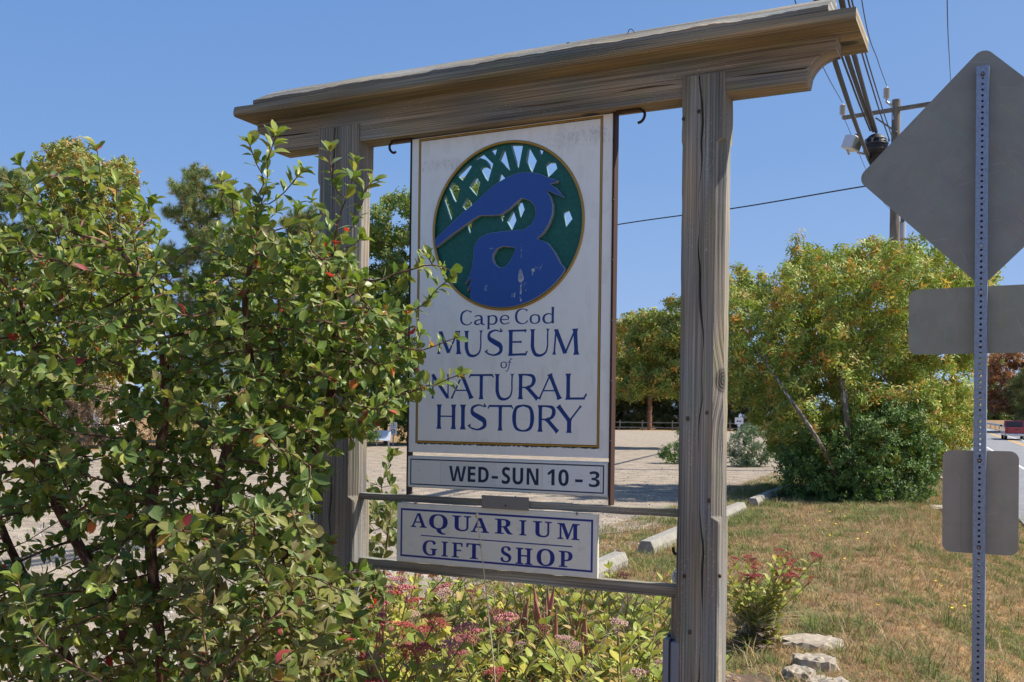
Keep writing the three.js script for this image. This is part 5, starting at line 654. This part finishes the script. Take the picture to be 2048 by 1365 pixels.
// ------------------------------------------------------------------ concrete wheel stops and granite kerb stones
{
  const conc = tex(256, 256, (u, v) => { const a = tnoise(u, v, 8, 8, 241), b = tnoise(u, v, 90, 90, 242), s = Math.max(0, tnoise(u, v, 40, 40, 243) - .6) * .8, l = 1 + .08 * a + .08 * b - s; return [.57 * l, .555 * l, .515 * l]; }); conc.repeat.set(1.5, 1.5);
  const cm = new THREE.MeshStandardMaterial({ map: conc, roughness: .95, bumpMap: conc, bumpScale: .003 }), prof = [[-.085, 0], [.085, 0], [.085, .07], [.05, .14], [-.05, .14], [-.085, .07]];
  const stop = (len) => { const s = new THREE.Shape(prof.map(([x, y]) => new THREE.Vector2(x, y))), g = new THREE.ExtrudeGeometry(s, { depth: len, bevelEnabled: true, bevelSize: .008, bevelThickness: .012, bevelSegments: 2 }); g.translate(0, 0, -len); return g; };
  const ang = Math.atan2(-.423, 1);
  for (const [px, py, len, lab] of [[1292, 1108, 1.65, 'concrete wheel stop lying in dry grass beside the near post'], [1168, 1165, 1.1, 'concrete wheel stop half hidden behind the aquarium board']]) { const p = onGround(px, py, .01); const t = thing('wheel_stop', lab, 'wheel stop', V(p.x, groundY(p.x, p.z), p.z), ang, 'concrete wheel stops'); mesh('concrete_bar', stop(len), cm, t); for (const z of [.25, len - .25]) mesh('anchor_pin', new THREE.CylinderGeometry(.012, .012, .01, 8).translate(0, .143, -z), M.rust, t); }
  let k = 0; for (const [px, py, len] of [[1440, 1043, 1.7], [1506, 1014, 2.1], [1545, 998, 2.2]]) { const p = onGround(px, py), t = thing('wheel_stop', ['concrete wheel stop just past the near post in dappled shade', 'middle wheel stop of the shaded row by the dark bush', 'farthest wheel stop of the shaded row, against the dark bush'][k++], 'wheel stop', V(p.x, groundY(p.x, p.z), p.z), ang, 'concrete wheel stops'); mesh('concrete_bar', stop(len), cm, t); }
  // edging stones of the bed
  const stone = (seed, sx, sy, sz, flat) => { const g = new THREE.IcosahedronGeometry(1, 4), p = g.attributes.position; for (let i = 0; i < p.count; i++) { const v = V(p.getX(i), p.getY(i), p.getZ(i)), n = 1 + .32 * Math.abs(N3(v.x * 1.2 + seed, v.y * 1.2, v.z * 1.2)) + .10 * N3(v.x * 3, v.y * 3 + seed, v.z * 3) + .04 * N3(v.x * 9, v.y * 9 + seed, v.z * 9); v.multiplyScalar(n); if (flat) v.y = clamp(v.y, -.5, .42 + .06 * N2(v.x * 3, v.z * 3)); p.setXYZ(i, v.x * sx, v.y * sy, v.z * sz); } return toCreasedNormals(g, .35); };
  const rock = tex(256, 256, (u, v) => { const a = tnoise(u, v, 9, 9, 251), b = tnoise(u, v, 70, 70, 252), c = Math.max(0, tnoise(u, v, 14, 14, 253) - .3) * .3, l = 1 + .12 * a + .12 * b; return [(.63 + c * .1) * l, .585 * l, .52 * l]; }), rm = new THREE.MeshStandardMaterial({ map: rock, roughness: .95 });
  for (const [i, [px, py, sx, sy, sz, fl, lab]] of [[1622, 1280, .19, .13, .15, true, 'flat pale slab edging the bed behind the red stonecrop'], [1628, 1325, .11, .2, .12, true, 'rounded grey stone edging the bed below the flat slab'], [1600, 1345, .08, .16, .09, true, 'small stone edging the bed beside the near post'], [1660, 1375, .12, .2, .12, true, 'pale rough stone at the front corner of the bed edging']].entries()) { const p = onGround(px, py, .04), m = mesh('edging_stone', stone(i * 7 + 1, sx, sy, sz, fl), rm); m.position.set(p.x, groundY(p.x, p.z) - sy * .05, p.z); m.rotation.y = i * 1.3 + .2; tag(m, lab, 'stone', 'stones edging the bed'); }
  for (const [px, py, sx, sy, sz, lab] of [[1868, 1000, .32, .07, .3, 'weathered flat slab on the verge behind the dark bush'], [1868, 945, .3, .16, .3, 'pale boulder by the short wooden post beyond the bush']]) { const p = onGround(px, py), m = mesh('verge_stone', stone(px, sx, sy, sz, true), rm); m.position.set(p.x, groundY(p.x, p.z) + sy * .3, p.z); tag(m, lab, 'stone'); }
}
// ------------------------------------------------------------------ split rail fence, arrow sign, notices at the back of the car park
M.fence = new THREE.MeshStandardMaterial({ ...woodC, roughness: .95, bumpScale: .002, color: lin(.75, .72, .68) });
{
  const d = 114, xs = [1130, 1185, 1240, 1285, 1345, 1400, 1460, 1540, 1600], ps = xs.map((x) => { const p = at(x, 850, d); p.y = 0; return p; }), t = thing('split_rail_fence', 'weathered split rail fence along the back of the car park', 'fence', ps[0]);
  ps.forEach((p) => mesh('fence_post', box(-.07, .07, -.2, 1.15, -.06, .06, .02).translate(p.x - ps[0].x, 0, 0), M.fence, t));
  for (let i = 0; i < ps.length - 1; i++) for (const h of [.35, .92]) { const a = ps[i].x - ps[0].x + .071, b = ps[i + 1].x - ps[0].x - .071, q = timber(steps(a, b, 6), (x) => { const j = .02 * N2(x * 1.5, h * 9 + i); return [[-(h + .06 + j), .045], [-(h - .06 + j), .05], [-(h - .055 + j), -.045], [-(h + .055 + j), -.05]]; }); q.rotateZ(-Math.PI / 2); mesh('fence_rail', q, M.fence, t); }
  const tr = at(1299, 862, 119); tr.y = 0; const ct = thing('cedar_tree', 'cedar with a red brown trunk standing right behind the split rail fence', 'tree', tr); mesh('trunk', timber(steps(-.2, 7, 10), (y) => Array.from({ length: 8 }, (_, k) => { const a = -k / 8 * 6.283, r = .32 * (1 - y * .06); return [Math.cos(a) * r + .1 * N2(y * .6, 3), Math.sin(a) * r]; })), new THREE.MeshStandardMaterial({ map: barkB, color: lin(1.0, .62, .48), roughness: 1 }), ct);
  const cp = instances('crown', SP.pine[0], needleMat, Array.from({ length: 500 }, (_, i) => { const R = rng(i + 7); const a = R() * 6.28, r = 2.2 * Math.sqrt(R()), y = 4.4 + 3.4 * R(); return { m: blade(V(Math.cos(a) * r, y, Math.sin(a) * r), rv(R), rv(R), 1), c: lin(.06, .08, .03) }; }), ct);
}
{
  const white = std(lin(.78, .79, .82), .5), blackp = std(lin(.03, .03, .03), .6), grey = std(lin(.45, .45, .46), .6);
  const p = onGround(1471, 912), k = 20 / F * -p.z; p.y = 0; const t = thing('arrow_sign', 'small white sign with a black arrow on a pale post in the car park', 'sign', p);
  const top = at(1478, 836, -p.z).y, bot = at(1478, 848, -p.z).y, cx = at(1478, 842, -p.z).x - p.x; mesh('sign_post', box(cx - .035, cx + .035, -.2, bot, -.035, .035, .01), grey, t); mesh('sign_board', box(cx - .17, cx + .17, bot - .02, top, .036, .05, .004), white, t); const ar = new THREE.Shape([[-.11, .0], [-.05, .045], [-.05, .018], [.1, .018], [.1, -.018], [-.05, -.018], [-.05, -.045]].map(([x, y]) => new THREE.Vector2(x, y))); mesh('arrow', new THREE.ExtrudeGeometry(ar, { depth: .003, bevelEnabled: false }).translate(cx, (top + bot) / 2 - .02, .051), blackp, t); mesh('lower_plate', box(cx - .07, cx + .07, bot - .1, bot - .03, .036, .048, .003), white, t);
  // notice with a bicycle roundel, and a tilted board beside it
  const q = onGround(786, 893), D = -q.z; q.y = 0; const n = thing('bicycle_notice', 'small white notice with a dark roundel at the far edge of the car park', 'sign', q), y1 = at(786, 845, D).y, y0 = at(786, 870, D).y;
  mesh('post', box(-.03, .03, -.2, y1 - .05, -.03, .03, .005), grey, n); mesh('board', box(-.17, .17, y0, y1, .031, .045, .004), white, n); mesh('roundel', new THREE.TorusGeometry(.09, .016, 6, 24).translate(0, lerp(y0, y1, .28), .047), blackp, n); mesh('roundel_bar', box(-.06, .06, -.012, .012, .046, .05, .001).rotateZ(.6).translate(0, lerp(y0, y1, .28), 0), blackp, n); for (const f of [.6, .72, .86]) mesh('text_line', box(-.11, .11, lerp(y0, y1, f) - .012, lerp(y0, y1, f) + .012, .0455, .047, .0005), std(lin(.12, .14, .22), .6), n);
  const b0 = onGround(765, 894); b0.y = 0; const bd = thing('tilted_information_board', 'pale blue tilted information board on two legs at the car park edge', 'information board', b0); const yb = at(765, 872, -b0.z).y; const g = box(-.36, .36, -.28, .28, -.015, .015, .006); g.rotateX(-.6); g.translate(0, yb, 0); mesh('board', g, std(lin(.55, .62, .75), .45), bd); for (const s of [-.27, .27]) mesh('leg', box(s - .03, s + .03, -.2, yb - .02, -.03, .03, .005), grey, bd);
  // white gate posts and pale kerbs glimpsed through the shrub
  const w0 = onGround(122, 886); w0.y = 0; const wt = thing('white_gate', 'white painted gate with a pale blue panel glimpsed through the shrub', 'gate', w0); for (const x of [-.35, .55]) mesh('gate_post', box(x - .06, x + .06, -.2, 1.0, -.06, .06, .01), white, wt); mesh('gate_rail', box(-.29, .49, .35, .45, -.03, .03, .006), white, wt); mesh('gate_rail', box(-.29, .49, .75, .85, -.03, .03, .006), white, wt); mesh('gate_panel', box(-.1, .35, .46, .74, -.015, .015, .004), std(lin(.5, .58, .72), .5), wt);
  for (const [px, py, L, lab] of [[175, 884, 2.4, 'pale kerb stone at the foot of the dry hedge'], [225, 860, 3, 'pale kerb stone behind the dry hedge']]) { const s = onGround(px, py), m = mesh('kerb_stone', box(-L / 2, L / 2, -.1, .2, -.12, .12, .03), std(lin(.6, .57, .52), .9)); m.position.set(s.x, 0, s.z); tag(m, lab, 'kerb'); }
  // low white house beyond the hedge
  const h = at(88, 850, 62); h.y = 0; const ho = thing('white_house', 'low white house with a grey roof hidden behind the hedge', 'house', h); mesh('wall', box(-3.4, 3.4, -.2, 3.1, -5, 0, .02), white, ho); const rs = new THREE.Shape([[-5.3, 3.1], [.3, 3.1], [-2.5, 5.0]].map(([x, y]) => new THREE.Vector2(x, y))); const rg = new THREE.ExtrudeGeometry(rs, { depth: 7.2, bevelEnabled: false }); rg.rotateY(-Math.PI / 2); rg.translate(3.6, .003, 0); mesh('roof', rg, std(lin(.3, .3, .31), .9), ho); for (const x of [-2, .2, 2.2]) { const wn = mesh('window', box(x - .5, x + .5, 1.1, 2.3, .001, .03, .005), std(lin(.05, .06, .08), .15), ho); mesh('window_frame', merge([box(x - .57, x + .57, 2.3, 2.37, .001, .05), box(x - .57, x + .57, 1.03, 1.1, .001, .05), box(x - .03, x + .03, 1.1, 2.3, .031, .05)]), white, wn); } mesh('door', box(-.95, -.75 + .0, 0, 2.1, .001, .04), std(lin(.2, .25, .3), .6), ho);
  const bp = onGround(1881, 945); const bt = thing('short_wooden_post', 'short dark post with a pale sign board between bush and road', 'post', V(bp.x, groundY(bp.x, bp.z), bp.z)); const hh = at(1881, 905, -bp.z).y - bt.position.y; mesh('post', box(-.05, .05, -.2, hh, -.05, .05, .008), std(lin(.10, .07, .05), .9), bt); mesh('board', box(-.24, .12, hh - .02, hh + .2, .051, .07, .004), std(lin(.5, .56, .66), .5), bt);
}
// ------------------------------------------------------------------ utility poles, wires and fittings
{
  const pw = new THREE.MeshStandardMaterial({ ...woodA, roughness: .95, bumpScale: .003, color: lin(.85, .82, .80) }), porc = std(lin(.48, .46, .43), .35), blk = std(lin(.012, .012, .013), .55), alu = std(lin(.5, .52, .55), .4, { metalness: .5 });
  const poleG = (h) => timber(steps(-1, h, 12), (y) => Array.from({ length: 12 }, (_, k) => { const a = -k / 12 * 6.283, r = lerp(.17, .12, clamp(y / h)); return [Math.cos(a) * r, Math.sin(a) * r]; }));
  function pole(top, label, armL, armR, insul) { const g = groundY(top.x, top.z), t = thing('utility_pole', label, 'utility pole', V(top.x, g, top.z), 0, 'utility poles along the road'), h = top.y - g; mesh('pole_shaft', poleG(h), pw, t);
    const a = armL.clone().sub(t.position), b = armR.clone().sub(t.position), L = a.distanceTo(b), arm = box(-L / 2, L / 2, -.055, .055, -.05, .05, .01), m = mesh('crossarm', arm, pw, t); m.position.copy(a).add(b).multiplyScalar(.5); m.quaternion.setFromUnitVectors(V(1, 0, 0), b.clone().sub(a).normalize());
    for (const p of insul) { const q = p.clone().sub(t.position), im = mesh('insulator', new THREE.LatheGeometry([[.0, -.42], [.03, -.42], [.03, -.3], ...Array.from({ length: 6 }, (_, k) => [[.055, -.3 + k * .05], [.10, -.275 + k * .05], [.055, -.262 + k * .05]]).flat(), [.05, .0], [.03, .03], [0, .03]].map(([x, y]) => new THREE.Vector2(x, y)), 14), porc, t); im.position.copy(q); } return t; }
  const d1 = 29, T1 = at(1793, 200, d1), aL = at(1682, 240, d1 + 1.2), aR = at(1914, 203, d1 - 1.0); const shift = V(0, 0, .21); aL.add(shift); aR.add(shift);
  const i1 = at(1774, 176, d1), i2 = at(1686, 210, d1 + 1.1), i3 = at(1902, 168, d1 - .9);
  const p1 = pole(T1, 'timber utility pole rising behind the diamond sign, with crossarm and floodlight', aL, aR, [i1, i2, i3]);
  const loc = (v, o) => v.clone().sub(o.position);
  mesh('crossarm_brace', tube([loc(at(1752, 236, d1 + .2), p1), loc(at(1796, 266, d1 - .15), p1)], .025, 5, 2), pw, p1); mesh('insulator_bracket', tube([i1.clone().add(V(0, -.4, 0)), i1.clone().add(V(.18, -.55, 0)), T1.clone().add(V(-.1, -.6, .05))].map((v) => loc(v, p1)), .035, 6), alu, p1);
  { const c = at(1705, 287, d1), fl = thing('floodlight', 'white box floodlight bracketed to the pole beside the splice case', 'floodlight', c); fl.rotation.set(.3, .5, -.35); mesh('housing', box(-.2, .2, -.2, .2, -.2, .2, .04), std(lin(.6, .62, .65), .4), fl); mesh('lens', box(-.15, .15, -.15, .15, .201, .212, .01), std(lin(.22, .24, .2), .2), fl); mesh('photocell', new THREE.CylinderGeometry(.06, .06, .1, 10).translate(.1, .25, -.05), blk, fl); const a2 = tube([at(1715, 305, d1), at(1730, 308, d1), at(1790, 306, d1)].map((v) => loc(v, p1)), .035, 6); mesh('light_arm', a2, alu, p1); const br = tube([V(0, -.2, -.1), V(.12, -.28, -.1), V(.16, -.26, -.12)], .03, 6); mesh('bracket', br, alu, fl); }
  { const c = at(1752, 294, d1 - .4), s = thing('cable_splice_case', 'round black splice case hanging in the cable bundle beside the pole', 'splice case', c); const g = new THREE.SphereGeometry(.33, 20, 14); g.scale(1, 1.15, 1); mesh('case', g, blk, s); for (const y of [-.1, .06, .2]) mesh('rib', new THREE.TorusGeometry(.335 * Math.sqrt(1 - (y / .4) ** 2), .018, 6, 28).rotateX(Math.PI / 2).translate(0, y, 0), std(lin(.05, .05, .05), .5), s); for (let i = 0; i < 10; i++) { const a = i / 10 * 6.28; mesh('stave', box(-.03, .03, .06, .19, .326, .345, .004).rotateY(a), std(lin(.16, .16, .17), .5), s); } mesh('tail', new THREE.CylinderGeometry(.28, .05, .5, 14).translate(0, -.5, 0), blk, s); mesh('hanger', tube([V(.33, 0, 0), V(.6, .02, -.15), V(1.1, .05, -.35)].map((v) => v), .03, 6), blk, s); }
  const d2 = 60, T2 = at(1806, 428, d2), p2 = pole(T2, 'second utility pole standing behind the crown of the spreading tree', at(1782, 430, d2 + .3), at(1830, 426, d2 - .2), [at(1786, 424, d2 + .3)]);
  { const tr = new THREE.CylinderGeometry(.3, .3, .9, 16); const q = loc(at(1802, 462, d2 - .5), p2); tr.translate(q.x, q.y, q.z); mesh('transformer', tr, std(lin(.4, .42, .44), .45, { metalness: .3 }), p2); mesh('transformer_bracket', box(-.05, .05, -.1, .1, -.4, .1).translate(q.x, q.y, q.z), alu, p2); const a = at(1800, 478, d2), b = at(1832, 480, d2 - .3); mesh('crossarm', tube([loc(a, p2), loc(b, p2)], .06, 5, 2), pw, p2); }
  // the pole before: nearer than the camera, the wires run to it overhead
  const T0 = V(-5.4, 10.4, 8.2), p0 = pole(T0, 'utility pole behind the viewer where the overhead wires lead', V(-6.7, 9.7, 8.7), V(-4.1, 9.7, 7.9), [V(-6.5, 10.1, 8.65), V(-4.3, 10.1, 7.95)]);
  let wn = 0;
  const wire = (pts, r, label, twist) => { const base = pts[0].clone(), C = new THREE.CatmullRomCurve3(pts.map((p) => p.clone().sub(base))); const g = new THREE.TubeGeometry(C, 60, r, 6); const m = mesh(r > .02 ? 'overhead_cable' : 'overhead_wire', g, blk); m.position.copy(base); tag(m, label, r > .02 ? 'cable' : 'wire', 'overhead lines'); };
  const over = (ax, ay, tx, r, label, bx) => { const A = at(ax, ay, d1 - .3), Pm = at(tx, 0, 15.6), k = (8.2 + 29) / 13.2, B = A.clone().lerp(Pm, k); B.y = 9.3 + (bx ?? 0); B.z = T0.z; wire([A, A.clone().lerp(Pm, .5).add(V(0, -.12, 0)), Pm, Pm.clone().lerp(B, .5).add(V(0, -.5, 0)), B], r, label); };
  over(1738, 318, 1634, .05, 'thick black cable, outermost of the bundle, passing left of the splice case'); over(1741, 262, 1650, .022, 'slim black cable ending on top of the splice case'); over(1747, 262, 1664, .05, 'thick wrapped black cable entering the splice case'); over(1753, 264, 1684, .05, 'second thick wrapped black cable entering the splice case'); over(1780, 282, 1697, .016, 'thin black service wire just right of the cable bundle'); over(1788, 284, 1704, .014, 'thin black service wire next to the pole shaft');
  over(1774, 171, 1724, .009, 'thin bare wire on the insulator at the pole top', 1); over(1685, 205, 1590, .009, 'thin bare wire on the insulator at the crossarm end', 1); over(1902, 163, 1895, .009, 'thin bare wire running behind the diamond sign', 1);
  const span = (a, b, r, label, sag = .4) => wire([a, a.clone().lerp(b, .5).add(V(0, -sag, 0)), b], r, label);
  span(at(1760, 330, d1 - .3), at(1800, 446, d2), .05, 'thick black cable running on from the splice case to the second pole', .3); span(at(1770, 330, d1), at(1809, 440, d2), .05, 'thick black cable running on beside the pole to the second pole', .2); span(i2.clone().add(V(0, -.3, 0)), at(1788, 428, d2 + .3), .009, 'thin bare wire from the crossarm end on to the second pole', .5); span(i3, at(1826, 426, d2 - .2), .009, 'thin bare wire behind the diamond sign on to the second pole', .3);
  const E = at(560, 556, 52), e0 = thing('utility_pole', 'utility pole hidden among the trees behind the shrub', 'utility pole', V(E.x, 0, E.z), 0, 'utility poles along the road'); mesh('pole_shaft', poleG(E.y + .4), pw, e0);
  wire([at(1790, 366, d1), at(1735, 372, 30.5), at(1480, 415, 35), at(1232, 450, 39.5), at(900, 512, 46), E], .022, 'twisted service drop crossing the sky behind the near post');
}
// ------------------------------------------------------------------ red pickup on the road, guardrail
{
  const d = 84, x = roadEdge(d) + 6.3, t = thing('pickup_truck', 'red pickup driving away along the road', 'truck', V(x - .55, roadY(d) + .004, -d), -Math.atan(.409));
  const red = new THREE.MeshPhysicalMaterial({ color: lin(.35, .012, .02), roughness: .4, clearcoat: 1, clearcoatRoughness: .1 }), dark = std(lin(.02, .02, .022), .6), chrome = std(lin(.6, .6, .62), .2, { metalness: .9 }), glass = std(lin(.03, .035, .045), .1), tail = std(lin(.4, .02, .01), .3);
  const side = (pts, wd) => { const s = new THREE.Shape(pts.map(([a, b]) => new THREE.Vector2(a, b))), g = new THREE.ExtrudeGeometry(s, { depth: wd, bevelEnabled: true, bevelSize: .03, bevelThickness: .05, bevelSegments: 2 }); g.translate(0, 0, -wd / 2); g.rotateY(Math.PI / 2); return g; };  // shape x runs to the front (-z)
  mesh('body', side([[0, .42], [5.0, .42], [5.05, .8], [4.9, .98], [3.5, 1.05], [0, 1.05]], 1.62), red, t); mesh('cab', side([[1.75, 1.05], [3.6, 1.05], [3.05, 1.6], [1.95, 1.62]], 1.44), red, t);
  mesh('rear_window', box(-.62, .62, 1.12, 1.53, -1.80, -1.70, .02), glass, t); for (const s of [-1, 1]) mesh('side_window', box(s * .772 - .01, s * .772 + .01, 1.12, 1.5, -3.1, -2.0, .004), glass, t); mesh('bed_opening', box(-.68, .68, 1.04, 1.098, -1.55, -.08, .01), dark, t);
  const tg = mesh('tailgate', box(-.62, .62, .55, 1.06, .045, .085, .02), red, t); mesh('handle', box(-.1, .1, .85, .92, .086, .1, .004), dark, tg); mesh('rear_bumper', box(-.84, .84, .36, .55, .06, .2, .03), chrome, t); mesh('licence_plate', box(-.15, .15, .42, .53, .201, .207, .002), std(lin(.6, .6, .6), .5), t);
  for (const s of [-1, 1]) { mesh('tail_light', box(s * .75 - .08, s * .75 + .08, .68, 1.0, .04, .075, .01), tail, t); mesh('wing_mirror', box(s * .95 - .09, s * .95 + .09, 1.12, 1.28, -3.2, -3.12, .02), dark, t); for (const z of [-.95, -4.1]) { const w = mesh('wheel', new THREE.CylinderGeometry(.34, .34, .22, 20).rotateZ(Math.PI / 2).translate(s * .74, .34, z), dark, t); mesh('rim', new THREE.CylinderGeometry(.19, .19, .24, 14).rotateZ(Math.PI / 2).translate(s * .74, .34, z), chrome, w); } }
  const gr = thing('guardrail', 'galvanised steel guardrail along the far side of the road', 'guardrail', V(roadEdge(96) + 8, roadY(96), -96)); const zm = std(lin(.5, .52, .54), .4, { metalness: .6 });
  const pts = []; for (let q = 96; q <= 190; q += 6) { const p = V(roadEdge(q) + 8 - gr.position.x, roadY(q) - gr.position.y, -q + 96); pts.push(p); mesh('guardrail_post', box(-.06, .06, -.3, .7, -.06, .06, .01).translate(p.x + .1, p.y, p.z), zm, gr); } mesh('guardrail_beam', merge([.48, .62].map((h) => new THREE.TubeGeometry(new THREE.CatmullRomCurve3(pts.map((p) => p.clone().add(V(0, h, 0)))), 60, .075, 6))), zm, gr);
}
renderer.render(scene, camera);
